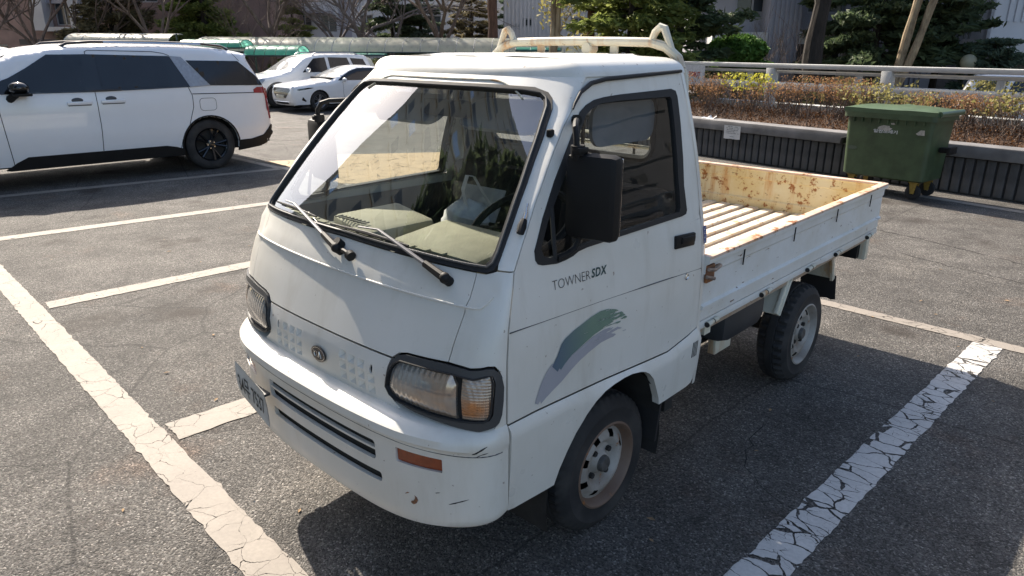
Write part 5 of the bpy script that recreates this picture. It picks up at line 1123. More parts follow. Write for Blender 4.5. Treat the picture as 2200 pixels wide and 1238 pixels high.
def leaf_mesh(name, C, size, mat, parent, rng, elong=1.6, droop=None, smooth=0):
    """one small bent leaf (two triangles) at each point of C"""
    n = len(C); s = size * rng.uniform(.6, 1.35, n)
    a = rng.normal(size=(n, 3)); 
    if droop is not None: a = a * .55 + droop
    a /= np.linalg.norm(a, axis=1)[:, None]; r = rng.normal(size=(n, 3)); bb = np.cross(a, r); bb /= np.linalg.norm(bb, axis=1)[:, None]
    L = a * (s * elong)[:, None]; Wd = bb * (s * .5)[:, None]; N = np.cross(a, bb) * (s * .18)[:, None]
    V = np.stack([C - L * .5, C + Wd + N, C + L * .5, C - Wd + N], 1).reshape(-1, 3)
    me = bpy.data.meshes.new(name); i = np.arange(n) * 4
    F = np.stack([i, i + 1, i + 2, i, i + 2, i + 3], 1).reshape(-1, 3)
    me.vertices.add(len(V)); me.vertices.foreach_set('co', V.ravel()); me.loops.add(F.size); me.loops.foreach_set('vertex_index', F.ravel())
    me.polygons.add(len(F)); me.polygons.foreach_set('loop_start', np.arange(len(F)) * 3); me.polygons.foreach_set('loop_total', np.full(len(F), 3)); me.update(calc_edges=True)
    return link_mesh(name, me, parent, mat)
def grow(b, p, d, L, r, depth, rng, tips, spread=.55, up=.12, kids=(2, 3), n=5, shrink=.68, wob=.16):
    pts = [p]; rad = [r]; q = p.copy(); dd = d.copy(); seg = 3
    for i in range(seg):
        dd = (dd + Vector((rng.gauss(0, wob), rng.gauss(0, wob), rng.gauss(0, wob) + up * .3))).normalized(); q = q + dd * (L / seg); pts.append(q.copy()); rad.append(r * (1 - .45 * (i + 1) / seg))
    b.tube(pts, rad, max(3, n), cap=False)
    if depth == 0: tips.append(q); return
    for k in range(rng.randint(*kids)):
        f = rng.uniform(.45, 1.0); base = pts[1 + int(f * (seg - 1))] if f < .98 else q
        ax = Vector((rng.gauss(0, 1), rng.gauss(0, 1), rng.gauss(0, 1))).normalized(); nd = (dd + ax * spread * rng.uniform(.6, 1.3) + Vector((0, 0, up))).normalized()
        grow(b, base, nd, L * shrink * rng.uniform(.8, 1.15), r * .58, depth - 1, rng, tips, spread, up, kids, n - 1, shrink, wob)
    grow(b, q, (dd + Vector((rng.gauss(0, .15), rng.gauss(0, .15), .05))).normalized(), L * .8, r * .55, depth - 1, rng, tips, spread, up, kids, n - 1, shrink, wob)
def bare_tree(loc, h, r, seed, label, mat='twig_grey', depth=4, first=.32, lean=(0, 0), group='bare winter trees'):
    t = thing('bare_tree', label, 'tree', loc, 0, group); rng = random.Random(seed); b = MB(); top = Vector((lean[0], lean[1], h * first)); b.tube([(0, 0, -.3), top * .5, top], [r * 1.15, r, r * .85], 9); b.build('trunk', M[mat], t)
    b = MB(); tips = []
    for k in range(4):
        a = 2 * PI * k / 4 + rng.uniform(-.5, .5); grow(b, top * rng.uniform(.75, 1), Vector((math.cos(a) * .55, math.sin(a) * .55, .95)).normalized(), h * .30, r * .55, depth, rng, tips, n=6)
    b.build('branches', M[mat], t); return t
def conifer(loc, h, rad, seed, label, needle='needle_dark', bark_='bark_dark', base=.12, levels=16, dens=1.0, size=.11, droop=-.15, shape=1.0, name='conifer', group=None, trunk_r=None, flat=.3):
    t = thing(name, label, 'tree', loc, 0, group); rng = random.Random(seed); nr = np.random.default_rng(seed); tr = trunk_r or h * .022
    b = MB(); b.tube([(0, 0, -.3), (.05 * rng.gauss(0, 1), .05 * rng.gauss(0, 1), h * .5), (0, 0, h * .97)], [tr * 1.2, tr * .8, .02], 8)
    C = []; D = []
    for l in range(levels):
        f = (l + rng.random() * .6) / levels; z = h * (base + (1 - base) * f); R = rad * ((1 - f) ** shape) * rng.uniform(.78, 1.15) + .12
        for k in range(rng.randint(5, 8)):
            a = rng.uniform(0, 2 * PI); RR = R * rng.uniform(.55, 1.1); dirv = Vector((math.cos(a), math.sin(a), droop + rng.uniform(-.12, .18))); p0 = Vector((0, 0, z)); p1 = p0 + dirv * RR
            b.tube([p0, p0 * .5 + p1 * .5 + Vector((0, 0, .03)), p1], [tr * .22, tr * .14, .006], 3, cap=False)
            n = int(RR * 190 * dens) + 8; u = nr.uniform(.18, 1.05, n) ** .75; off = nr.normal(0, 1, (n, 3)) * np.array([.16, .16, .16 * flat + .03]) * (RR * .5 + .15) * (1.1 - u * .5)[:, None]
            C.append(np.array(p0)[None] + np.array(dirv * RR)[None] * u[:, None] + off); D.append(np.tile(np.array([dirv.x, dirv.y, droop * 1.2]), (n, 1)))
    b.build('trunk', M[bark_], t); leaf_mesh('crown', np.concatenate(C), size * .52, M[needle], t, nr, 3.2, np.concatenate(D)); return t
def shrub(loc, w, h, seed, label, leaf, n=2600, size=.024, stems=16, top=.55, group=None, cat='shrub', name='hedge_shrub', depth=.8, rz=WRZ, twig='twig'):
    t = thing(name, label, cat, loc, rz, group); rng = random.Random(seed); nr = np.random.default_rng(seed); b = MB(); tips = []
    for k in range(stems):
        p = Vector((rng.uniform(-.5, .5) * w * .9, rng.uniform(-.4, .4) * depth, 0)); d = Vector((rng.gauss(0, .25), rng.gauss(0, .22), 1)).normalized(); grow(b, p, d, h * .46, .008, 2, rng, tips, .6, .35, (2, 3), 4, .66)
    b.build('stems', M[twig], t); T = np.array([q[:] for q in tips]); T = T[(T[:, 2] < h * 1.12)]
    i = nr.integers(0, len(T), n); C = T[i] + nr.normal(0, 1, (n, 3)) * np.array([.07, .07, .05]); C[:, 2] = np.where(C[:, 2] > h, h - nr.uniform(0, .12, n), C[:, 2])
    C = C[C[:, 2] > h * top - nr.uniform(0, .35, len(C)) * h]; leaf_mesh('leaves', C, size, M[leaf], t, nr, 1.5); return t
GH = 'bushes of the brown hedge above the planter wall'
for k, (tt, d, w_, h, leaf, lab, n, top) in enumerate([
    (9.75, 1.0, 1.25, .68, 'leaf_brown', 'red-brown winter hedge bush beside the cab roof corner, below the banner', 2600, .62), (8.85, 1.25, .8, .70, 'leaf_yellow', 'bright yellow-leaved bush standing out of the brown hedge', 1050, .82), (8.9, .85, 1.0, .50, 'leaf_brown', 'low dull brown hedge bush beneath the bright yellow one', 1300, .5), (8.0, 1.0, .9, .58, 'leaf_brown', 'dull brown hedge bush between the yellow bush and the orange-brown ones', 1700, .6),
    (7.45, 1.15, .95, .70, 'leaf_brown', 'dense orange-brown hedge bush in the middle of the hedge', 2700, .64), (6.85, 1.1, .8, .69, 'leaf_brown', 'orange-brown hedge bush at the left edge of the bin lid', 2300, .66), (6.4, 1.0, .62, .64, 'leaf_olive', 'loose olive and yellow bush poking up above the left half of the bin lid', 650, .6), (6.0, 1.2, .5, .52, 'leaf_olive', 'small olive bush above the middle of the bin lid', 700, .55),
    (5.5, 1.0, 1.2, .55, 'leaf_brown', 'low red-brown hedge bush above the right half of the bin lid', 2300, .55), (4.95, 1.15, .9, .54, 'leaf_brown', 'low brown hedge bush right of the bin', 1900, .55), (4.6, .8, .6, .63, 'leaf_olive', 'yellow-green bush with bare crooked stems right of the bin', 520, .62), (3.7, 1.0, 1.4, .60, 'leaf_brown', 'brown hedge bush at the right frame edge', 2000, .5), (10.9, 1.0, 1.3, .66, 'leaf_brown', 'brown hedge bush hidden by the truck cab', 1300, .6)]):
    shrub(WP(tt, d, .62), w_, h, 20 + k, lab, leaf, int(n * .52), .017 if leaf == 'leaf_brown' else .034, 18 if leaf == 'leaf_brown' else 8, top, GH, depth=.5)
def mound(d): return float(np.interp(d, [.22, .5, .95, 1.6, 2.5], [.50, .60, .69, .66, .52]))
nr_ = np.random.default_rng(4); T = nr_.uniform(0, WL, 24000); Dd = nr_.uniform(.25, 2.2, 24000); C = np.array([WP(t, d, mound(d) + abs(g) * .045)[:] for t, d, g in zip(T, Dd, nr_.normal(0, 1, 24000))])
tag(leaf_mesh('leaf_litter', C, .020, M['leaf_litter'], None, nr_), 'dry brown leaf litter and twigs covering the planter soil', 'leaf litter', kind='stuff')
b = MB(); rg = random.Random(9)
for k in range(2600):
    d_ = rg.uniform(.25, 1.7); p = WP(rg.uniform(.5, WL), d_, mound(d_) - .03); d = Vector((rg.gauss(0, .5), rg.gauss(0, .5), 1)).normalized(); L = rg.uniform(.08, .30); b.tube([p, p + d * L * .5 + Vector((rg.gauss(0, .03), rg.gauss(0, .03), 0)), p + d * L], [.005, .004, .002], 3, cap=False)
tag(b.build('twigs', M['twig'], None), 'thin bare brown twigs crowding the foot of the hedge', 'twigs', kind='stuff')
# ------------------------------------------------------------------ parapet fence behind the hedge
fd = 2.62; FN = thing('parapet_fence', 'pale grey concrete parapet fence with wide posts and horizontal rails', 'fence', WP(0, fd, 0))
def fbox(name, t0, t1, d0, d1, z0, z1, bev=.008):
    b = MB(); box_on_wall(b, t0, t1, fd + d0, fd + d1, z0, z1, bev); return rel(b.build(name, M['fence_paint'], FN), FN)
fbox('top_rail', -3, 15, -.06, .16, 1.375, 1.455); fbox('second_rail', -3, 15, .03, .11, 1.285, 1.345); fbox('bottom_rail', -3, 15, -.05, .13, .985, 1.125)
for k in range(8):
    t = -3.95 + k * 2.2; fbox('post', t - .085, t + .085, -.07, .10, .45, 1.374); fbox('thin_post', t + .48, t + .58, .04, .12, 1.126, 1.284)
b = MB(); box_on_wall(b, -3, 15, 2.95, 3.25, 0, .71); tag(b.build('kerb_wall', M['fence_paint'], None), 'long low pale kerb wall running behind the parapet fence', 'wall')
# banner tied to the fence
bn = thing('banner', 'white banner with blue and red lettering tied to the parapet fence', 'banner', WP(11.0, fd - .10, 1.36)); bn.rotation_euler = (0, 0, WRZ + PI)
b = MB(); b.box((-.56, 0, -.17), (1.62, .006, .40)); b.build('cloth', M['cloth'], bn); b = MB(); b.box((-.40, -.005, -.03), (.16, .003, .09)); b.build('blue_band', pm('banner_blue', (.10, .28, .45), .7), bn)
put_text('lettering', pm('banner_navy', (.02, .03, .16), .7), bn, '47', .12, lambda v: np.stack([-.34 + v[:, 0], np.full(len(v), -.006), -.20 + v[:, 1]], 1), fit=(.14, .10), offset=.004)
put_text('lettering', pm('banner_red', (.36, .04, .05), .7), bn, 'TOBUT', .12, lambda v: np.stack([-.155 + v[:, 0], np.full(len(v), -.006), -.20 + v[:, 1]], 1), fit=(.30, .10), offset=.004)
# ------------------------------------------------------------------ green waste bin
M['bin_green'] = pm('bin_green', (.050, .078, .036), .5, var=.30, vs=5, bump=.08, bs=200, bd=.002)
BP = WP(5.22, -.66, 0); bn_ = thing('waste_bin', 'large green wheeled waste bin with a hinged lid and faded white lettering', 'waste bin', BP); bn_.rotation_euler = (0, 0, WRZ + PI + math.radians(1.5))
BW, BD, BH0, BH1 = 1.03, .62, .215, .955
def tub(z, g=0): 
    f = (z - BH0) / (BH1 - BH0); w_ = BW * (.955 + .045 * f) / 2 - g; d_ = BD * (.90 + .10 * f) / 2 - g; r_ = .055; P = rrect(-w_, w_, -d_, d_, r_, 3); return [(x, y, z) for x, y in P]
b = MB(); lv = [tub(BH0, .03), tub(BH0 + .02), tub(.5), tub(.9), tub(BH1)]; n = len(lv[0]); b.add([p for L in lv for p in L], [(i * n + k, i * n + (k + 1) % n, (i + 1) * n + (k + 1) % n, (i + 1) * n + k) for i in range(4) for k in range(n)] + [tuple(range(n))]); b.build('bin_body', M['bin_green'], bn_)
b = MB(); P = rrect(-BW / 2 - .035, BW / 2 + .035, -BD / 2 - .035, BD / 2 + .035, .06, 3); b.prism(P, .065, lambda x, y, z: (x, y, BH1 - .02 + z)); P = rrect(-BW / 2 - .02, BW / 2 + .02, -BD / 2 - .02, BD / 2 + .02, .05, 3); b.prism(P, .03, lambda x, y, z: (x, y, BH1 + .045 + z)); b.build('bin_rim', M['bin_green'], bn_, 30)
b = MB()
for k in range(9): b.box((-BW / 2 + .1 + k * (BW - .2) / 8, -BD / 2 - .006, BH1 - .045), (.016, .03, .06))
b.build('rim_gusset', M['bin_green'], bn_)
b = MB(); n1, n2 = 14, 8; vs = []
for j in range(n2 + 1):
    for i in range(n1 + 1):
        u, v = i / n1 * 2 - 1, j / n2 * 2 - 1; vs.append((u * (BW / 2 + .03), v * (BD / 2 + .03), 1.045 + .035 * (1 - u ** 6) * (1 - v ** 4) + .012 * math.exp(-(u / .10) ** 4) * (1 - v ** 4) + .004 * math.sin(u * 5 + v)))
b.add(vs, [(j * (n1 + 1) + i, j * (n1 + 1) + i + 1, (j + 1) * (n1 + 1) + i + 1, (j + 1) * (n1 + 1) + i) for j in range(n2) for i in range(n1)])
P = [(-BW / 2 - .03, -BD / 2 - .03), (BW / 2 + .03, -BD / 2 - .03), (BW / 2 + .03, BD / 2 + .03), (-BW / 2 - .03, BD / 2 + .03)]; b.prism(P, .045, lambda x, y, z: (x, y, 1.0 + z)); b.cyl((BW / 2 + .03, -BD / 2 + .03, 1.02), (BW / 2 + .03, BD / 2 + .06, 1.02), .035, 12); b.build('bin_lid', pm('bin_lid', (.075, .115, .06), .4, var=.18, vs=7), bn_, 40)
for sg in (1, -1):
    b = MB(); b.box((sg * (BW / 2 + .07), 0, .60), (.13, .10, .06), None, .008); b.box((sg * (BW / 2 + .13), 0, .60), (.04, .20, .085), None, .008); b.build('lifting_trunnion', M['black_plastic'], bn_)
    for sy in (-1, 1):
        w_ = bpy.data.objects.new('caster', None); COL.objects.link(w_); w_.parent = bn_; w_.location = (sg * .38, sy * .20, 0)
        b = MB(); b.lathe([(-.02, .03), (-.024, .075), (-.018, .088), (.018, .088), (.024, .075), (.02, .03)], 'y', (0, 0, .09), 20); b.build('caster_wheel', M['rubber'], w_)
        b = MB()
        for yy in (-.032, .032): b.prism([(-.045, .21), (.045, .21), (.022, .075), (-.022, .075)], .008, lambda x, z, h, yy=yy: (x, yy + h - .004, z))
        b.box((0, 0, .21), (.10, .09, .012)); b.build('caster_fork', pm('fork_yellow', (.26, .17, .03), .6, var=.35, vs=40) if 'fork_yellow' not in M else M['fork_yellow'], w_)
fy = lambda z: -(BD * (.90 + .10 * (z - BH0) / (BH1 - BH0))) / 2 - .0035
bmap = lambda x0, z0: (lambda v: np.stack([x0 + v[:, 0], np.array([fy(z0 + q) for q in v[:, 1]]), z0 + v[:, 1]], 1))
put_text('bin_lettering', M['cloth'], bn_, '일반쓰레기', .05, bmap(-.16, .765), fit=(.285, .042), offset=.0012)
def blotch(name, cx, cz, rx, rz_, seed, mat):
    rg = random.Random(seed); P = [(cx + rx * math.cos(a) * rg.uniform(.7, 1.1), cz + rz_ * math.sin(a) * rg.uniform(.7, 1.1)) for a in np.linspace(0, 2 * PI, 15)[:-1]]
    b = MB(); b.add([(x, fy(z) - .001, z) for x, z in P], [tuple(range(14))]); b.build(name, mat, bn_, 0)
M['torn'] = pm('torn_paper', (.40, .37, .33), .85, var=.25, vs=30); blotch('torn_label', -.03, .825, .085, .038, 2, M['torn']); blotch('torn_label', .06, .882, .027, .012, 3, M['torn']); blotch('scuff', -.40, .555, .07, .028, 5, pm('scuff', (.09, .11, .075), .8))
b = MB(); z0, z1 = .775, .835; b.add([(.335, fy(.79) - .001, .79), (.36, fy(z0) - .001, z0), (.435, fy(z0) - .001, z0), (.43, fy(z1) - .001, z1), (.385, fy(z1) - .001, z1)], [(0, 1, 2, 3, 4)]); b.build('torn_label', M['torn'], bn_, 0)
# ------------------------------------------------------------------ globe lamp
gl = thing('globe_lamp', 'cloudy glass globe lamp on a short pole behind the parapet fence', 'lamp', YD(12.24, 20, -.45))
b = MB(); b.sphere((0, 0, 1.845), .20, 24, 16); b.build('globe', canopy_mat('globe_cloudy', (.72, .68, .48), (.50, .48, .36), .5), gl); b = MB(); b.cyl((0, 0, 0), (0, 0, 1.66), .05, 10); b.lathe([(1.60, .05), (1.66, .11), (1.70, .10)], 'z', n=16); b.build('pole', M['grey_trim'], gl)
# ================================================================== canopies
M['canopy_cream'] = canopy_mat('canopy_cream', (.88, .86, .74), (.68, .76, .66), .7); M['canopy_green'] = canopy_mat('canopy_green', (.12, .44, .33), (.20, .56, .44), .6)
M['steel_green'] = pm('steel_green', (.03, .05, .045), .5)
def canopy(name, label, A, B, w_, rise, z0, npan, mat, ground, back=True, group=None):
    """vaulted roof from A to B (ground points), leaning back by w_"""
    A, B = Vector(A), Vector(B); d = (B - A).normalized(); n = Vector((-d.y, d.x, 0)); n = n if n.dot(Vector((HX, HY, 0))) > 0 else -n; L = (B - A).length; t = thing(name, label, 'canopy', (A.x, A.y, ground), 0, group); O = Vector((A.x, A.y, 0))
    def arc(s, k, N=10):
        a = PI * k / N * (.62 if back else 1.0); return O * 0 + d * s + n * (w_ * (1 - math.cos(a)) / (1 - math.cos(PI * .62) if back else 2)) + Vector((0, 0, z0 - ground + rise * math.sin(a)))
    p = L / npan; me = None
    for i in range(npan):
        b = MB(); vs = [arc(q, k) - d * (p * i) + Vector((0, 0, .0 if 0 < f < 1 else -.0)) + Vector((0, 0, .007 * math.sin(PI * f))) for k in range(11) for f, q in ((0, p * i + .02), (.33, p * (i + .33)), (.67, p * (i + .67)), (1, p * (i + 1) - .02))]
        if me is None: b.add(vs, [(k * 4 + j, k * 4 + j + 1, k * 4 + j + 5, k * 4 + j + 4) for k in range(10) for j in range(3)]); o = b.build('roof_panel', mat, t, 60); me = o.data
        else: o = link_mesh('roof_panel', me, t)
        o.location = d * (p * i)
    b = MB()
    for i in range(npan + 1): b.tube([arc(p * i, k) + Vector((0, 0, -.004)) for k in range(11)], .014, 5)
    b.build('roof_hoops', M['steel_green'] if mat == M['canopy_green'] else M['fence_paint'], t)
    b = MB(); b.tube([arc(0, 0), arc(L, 0)], .035, 6); b.tube([arc(0, 10), arc(L, 10)], .03, 6); b.build('edge_beam', M['steel_green'], t)
    for i in (range(0, npan + 1, 3) if back else ()):
        b = MB(); q = arc(p * i, 8 if not back else 7); b.cyl((q.x, q.y, 0), q, .05, 8); b.build('post', M['steel_green'], t)
    return t
canopy('bicycle_canopy', 'long vaulted cream and pale green translucent canopy stretching behind the cars', YD(-14.4, 33.6), YD(4.6, 32.4), 1.9, .64, 1.45, 24, M['canopy_cream'], -.45)
canopy('bicycle_canopy', 'short pale cream canopy with a rounded end showing above the minivan roof', YD(-20.2, 33.6), YD(-15.4, 33.4), 1.5, .50, 1.72, 6, M['canopy_cream'], -.45)
canopy('green_canopy', 'bright green arched translucent canopy nearer to the silver SUV', YD(-11.0, 30.4), YD(-8.75, 30.1), 1.4, .40, 1.33, 5, M['canopy_green'], -.45, False)
canopy('green_canopy', 'pale green arched canopy end just above the minivan roof rail', YD(-14.0, 31.2), YD(-11.3, 30.9), 1.3, .34, 1.62, 5, M['canopy_green'], -.45, False)
canopy('green_canopy', 'dark green flat canopy strip showing under the long cream canopy', YD(-7.9, 32.6), YD(-5.6, 32.4), .6, .10, 1.33, 3, M['canopy_green'], -.45, False)
canopy('green_canopy', 'dark green canopy glimpsed under the ladder guard of the pickup', YD(.1, 31.6), YD(2.0, 31.4), .7, .14, 1.56, 3, M['canopy_green'], -.45, False)
# ================================================================== buildings
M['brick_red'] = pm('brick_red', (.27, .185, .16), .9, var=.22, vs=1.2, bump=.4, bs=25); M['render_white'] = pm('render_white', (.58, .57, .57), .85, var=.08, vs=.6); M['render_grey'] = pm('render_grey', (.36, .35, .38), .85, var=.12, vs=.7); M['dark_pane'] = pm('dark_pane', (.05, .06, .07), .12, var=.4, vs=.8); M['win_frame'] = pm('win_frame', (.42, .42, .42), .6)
M['rail_dark'] = pm('rail_dark', (.06, .055, .055), .6)
YZ = YAW
class Block:
    """a building standing square to the yard frame; u = metres to the right, v = depth, z up; front face at v = 0"""
    def __init__(s, name, label, r, f, w_, dep, h, mat, rot=0, z=-.5, cat='building'):
        s.o = thing(name, label, cat, YD(r, f, z), YZ + rot); s.w, s.d, s.h = w_, dep, h; s.mat = mat
    def wall(s, holes=()):
        """front wall with real window openings, plus the other three sides and the roof"""
        F = lambda P: np.stack([P[:, 0], np.zeros(len(P)), P[:, 1]], 1)
        patch('wall', s.mat, s.o, [(0, 0), (s.w, 0), (s.w, s.h), (0, s.h)], F, [[(a, c), (b_, c), (b_, d), (a, d)] for a, b_, c, d in holes], step=4, edge=8, lip=.2, outdir=(0, -1, 0), smooth=0)
        b = MB(); b.box((.05, s.d / 2, s.h / 2), (.1, s.d, s.h)); b.box((s.w - .05, s.d / 2, s.h / 2), (.1, s.d, s.h)); b.box((s.w / 2, s.d, s.h / 2), (s.w, .1, s.h)); b.build('side_wall', s.mat, s.o, 0); b = MB(); b.box((s.w / 2, s.d / 2, s.h + .1), (s.w + .4, s.d + .4, .25)); b.build('roof', s.mat, s.o, 0)
        for a, b_, c, d in holes: s.window(a, b_, c, d)
    def window(s, a, b_, c, d, v=.12):
        m = MB(); t = .06; m.box(((a + b_) / 2, v, c + t / 2), (b_ - a, .06, t)); m.box(((a + b_) / 2, v, d - t / 2), (b_ - a, .06, t)); m.box((a + t / 2, v, (c + d) / 2), (t, .06, d - c)); m.box((b_ - t / 2, v, (c + d) / 2), (t, .06, d - c)); m.box(((a + b_) / 2, v - .005, (c + d) / 2), (t, .05, d - c)); fr = m.build('window', M['win_frame'], s.o, 0)
        m = MB(); m.box(((a + b_) / 2, v + .035, (c + d) / 2), (b_ - a, .01, d - c)); m.build('pane', M['dark_pane'], fr, 0)
    def box(s, name, u0, u1, v0, v1, z0, z1, mat=None, join=None):
        b = join or MB(); b.box(((u0 + u1) / 2, (v0 + v1) / 2, (z0 + z1) / 2), (abs(u1 - u0), abs(v1 - v0), z1 - z0)); 
        return b if join is not None else b.build(name, mat or s.mat, s.o, 0)
    def ribs(s, u0, u1, z0, z1, pitch=.16, v=-.03, name='rib_panel', mat=None):
        b = MB(); k = u0
        while k < u1: b.box((k, v, (z0 + z1) / 2), (pitch * .5, .06, z1 - z0)); k += pitch
        return b.build(name, mat or s.mat, s.o, 0)
# red brick block at the far left
B1 = Block('brick_building', 'dark red brick apartment block with a white framed stair bay at the far left', -46, 45, 31.5, 10, 9.5, M['brick_red'])
ux = lambda r: r + 46
B1.wall([(ux(-27.2), ux(-26.1), 3.3, 4.6), (ux(-27.2), ux(-26.1), 5.0, 7.5), (ux(-31.5), ux(-30.4), 1.0, 2.2), (ux(-22.5), ux(-21.0), 4.6, 6.2), (ux(-18.8), ux(-17.4), 4.6, 6.2)])
B1.box('bay_column', ux(-28.1), ux(-27.4), -.8, 0, 3.0, 9.4, M['render_white']); B1.box('bay_column', ux(-25.9), ux(-25.3), -.8, 0, 2.7, 9.4, M['render_white']); B1.box('bay_slab', ux(-27.4), ux(-25.9), -1.0, .0, 2.95, 3.2, M['render_white'])
for k in range(2): B1.box('bay_spandrel', ux(-27.4), ux(-25.9), -.3, -.02, 4.5 + k * 2.6, 5.0 + k * 2.6, M['render_grey'])
B1.box('entrance_canopy', ux(-28.6), ux(-24.8), -1.6, 0, 2.2, 2.5, M['rail_dark']); B1.box('entrance_pier', ux(-30.2), ux(-29.4), -.4, 0, 0, 2.0, M['render_white'])
# white block in the middle distance
B2 = Block('white_building', 'white rendered apartment block with small dark windows behind the bare trees', -16.4, 52, 18.5, 10, 11.8, M['render_white'], rot=math.radians(4))
u2_ = lambda r: (r + 16.4) * 1.0
wins2 = []
for r0, r1 in ((-14.8, -13.9), (-13.3, -12.2), (-10.6, -9.7), (-6.0, -5.0), (-3.6, -2.7), (-.6, .2)):
    for z in (3.1, 5.8, 8.5): wins2.append((u2_(r0), u2_(r1), z, z + 1.15))
B2.wall(wins2); B2.box('stair_recess', u2_(-12.0), u2_(-11.2), -.04, .02, .5, 11.5, M['render_grey']); B2.ribs(u2_(-8.8), u2_(-6.4), 1, 11.5, .3)
B2.box('entrance_canopy', u2_(-14.2), u2_(-12.4), -1.2, 0, 4.3, 4.45, M['render_grey'])
# ribbed pale block behind the ladder guard
B3 = Block('ribbed_building', 'pale ribbed apartment gable with one square window behind the ladder guard', -.5, 39, 6.6, 9, 13, M['render_white'], rot=math.radians(-6))
B3.wall([(3.45, 4.25, 2.85, 3.65), (1.0, 1.55, 3.2, 3.6), (3.45, 4.25, 5.6, 6.4)]); B3.ribs(.1, 3.4, 2.2, 12.8, .2); B3.ribs(4.35, 6.5, 2.2, 12.8, .2); B3.box('plinth', 0, 6.6, -.05, .02, 0, 2.1)
# long block on the right with balconies
B4 = Block('balcony_building', 'grey apartment block with ribbed piers and dark railed balconies behind the parapet fence', 6.2, 25.0, 7.9, 9, 13, M['render_grey'], rot=math.radians(-3))
u4 = lambda r: (r - 6.2)
B4.wall([(u4(7.3), u4(8.4), 3.3, 4.6), (u4(9.6), u4(10.8), 3.3, 4.6), (u4(11.4), u4(12.6), 3.9, 5.2)])
pr = B4.box('ribbed_pier', u4(8.15), u4(9.15), -.9, 0, 0, 13, M['render_grey']); b = MB()
for k in range(7): b.box((u4(8.22) + k * .145, -.925, 6.5), (.07, .05, 13))
b.build('pier_ribs', M['render_grey'], pr, 0)
for (r0, r1) in ((6.4, 8.15), (9.15, 10.9)):
    for z in (1.35, 4.0):
        B4.box('balcony_slab', u4(r0), u4(r1), -1.0, 0, z + 1.0, z + 1.35, M['render_white']); b = MB(); rr_ = u4(r0)
        while rr_ < u4(r1): b.box((rr_, -.95, z + .45), (.03, .03, 1.1)); rr_ += .11
        for zz in (z + .02, z + .98): b.box(((u4(r0) + u4(r1)) / 2, -.95, zz), (r1 - r0, .045, .05))
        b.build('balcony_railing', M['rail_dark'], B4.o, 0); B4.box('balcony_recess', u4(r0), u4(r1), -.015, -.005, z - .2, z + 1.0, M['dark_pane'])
B4.box('ground_rail', u4(6.2), u4(10.6), -1.4, -1.35, 1.62, 1.67, M['render_white']); B4.box('ground_rail', u4(6.2), u4(10.6), -1.4, -1.35, 1.48, 1.53, M['render_grey']); B4.ribs(u4(11.5), u4(13.6), .2, 2.4, .16, -.03)
B4.box('yard_pier', u4(10.35), u4(10.9), -1.5, -1.2, .3, 2.25, M['render_white'])
# white stair tower and porch at the right edge
B5 = Block('white_tower', 'white stair tower with a flat porch at the right edge behind the fence', 15.1, 24.0, 6.5, 8, 14, M['render_white'], rot=math.radians(-3))
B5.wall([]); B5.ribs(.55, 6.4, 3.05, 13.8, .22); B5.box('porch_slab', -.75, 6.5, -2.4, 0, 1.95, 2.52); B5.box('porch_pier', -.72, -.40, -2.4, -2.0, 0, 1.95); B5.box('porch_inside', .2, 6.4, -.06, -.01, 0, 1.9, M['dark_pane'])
b = MB(); 
for k in range(9): b.box((-1.6 + k * .16, .4, 2.75), (.05, .05, 1.2))
b.box((-1.0, .4, 2.15), (1.5, .06, .06)); b.build('side_railing', M['rail_dark'], B5.o, 0)
# ================================================================== trees
GT = 'trees in front of the far buildings'
bare_tree(YD(-24.2, 38, -.45), 9, .16, 31, 'bare brown tree in front of the red brick stair bay', 'twig', 4, .22, group=GT)
bare_tree(YD(-11.9, 37, -.45), 10, .17, 32, 'bare tree with forked trunk left of the small green conifer', 'twig', 4, .30, group=GT)
bare_tree(YD(-9.4, 40, -.45), 9.5, .14, 33, 'slender bare tree before the white building, left of the pair', 'twig_grey', 4, .24, group=GT)
bare_tree(YD(-7.7, 38, -.45), 9.5, .17, 34, 'stout bare tree before the white building, right of the pair', 'twig_grey', 4, .28, group=GT)
bare_tree(YD(-3.5, 36, -.45), 10, .20, 35, 'large bare spreading tree between two dark conifers', 'twig', 4, .24, group=GT)
bare_tree(YD(-12.6, 37, -.45), 6, .06, 36, 'thin bare saplings beside the lit green pine', 'twig', 4, .15, group=GT)
bare_tree(YD(7.95, 21.5, -.45), 3.9, .035, 37, 'small bare shrubby tree in front of the ribbed pier', 'twig', 4, .12, group=GT)
def pine(loc, h, r, seed, label, needle, bark_, tr, base, dens=1.0, size=.15): return conifer(loc, h, r, seed, label, needle, bark_, base, 15, dens, size, .02, .55, 'pine_tree', GT, tr, .5)
pine(YD(-21.8, 41, -.45), 7.5, 2.6, 41, 'brownish dark pine left of the lit green pine', 'needle_brown', 'bark_dark', .19, .22, .42, .20)
bare_tree(YD(-17.6, 37, -.45), 10, .16, 42, 'bare dark tree crowding the red brick wall, right of the brownish pine', 'twig', 5, .2, group=GT)
bare_tree(YD(-25.6, 36, -.45), 9, .12, 38, 'bare brown tree at the far left frame edge', 'twig', 5, .18, group=GT)
bare_tree(YD(-22.4, 40, -.45), 9, .12, 39, 'bare brown tree just right of the white stair bay', 'twig', 4, .2, group=GT)
bare_tree(YD(-6.3, 39, -.45), 9, .11, 40, 'bare tree half hidden by the dark blue-green conifer', 'twig_grey', 4, .2, group=GT)
pine(YD(-16.8, 41, -.45), 7.2, 2.3, 43, 'sunlit yellow-green pine with a dark straight trunk', 'needle_pine', 'bark_dark', .20, .20, .75, .17)
pine(YD(-17.8, 42, -.45), 7, 1.8, 44, 'sunlit green pine behind the long canopy end', 'needle_pine', 'bark_dark', .15, .24, .6, .17)
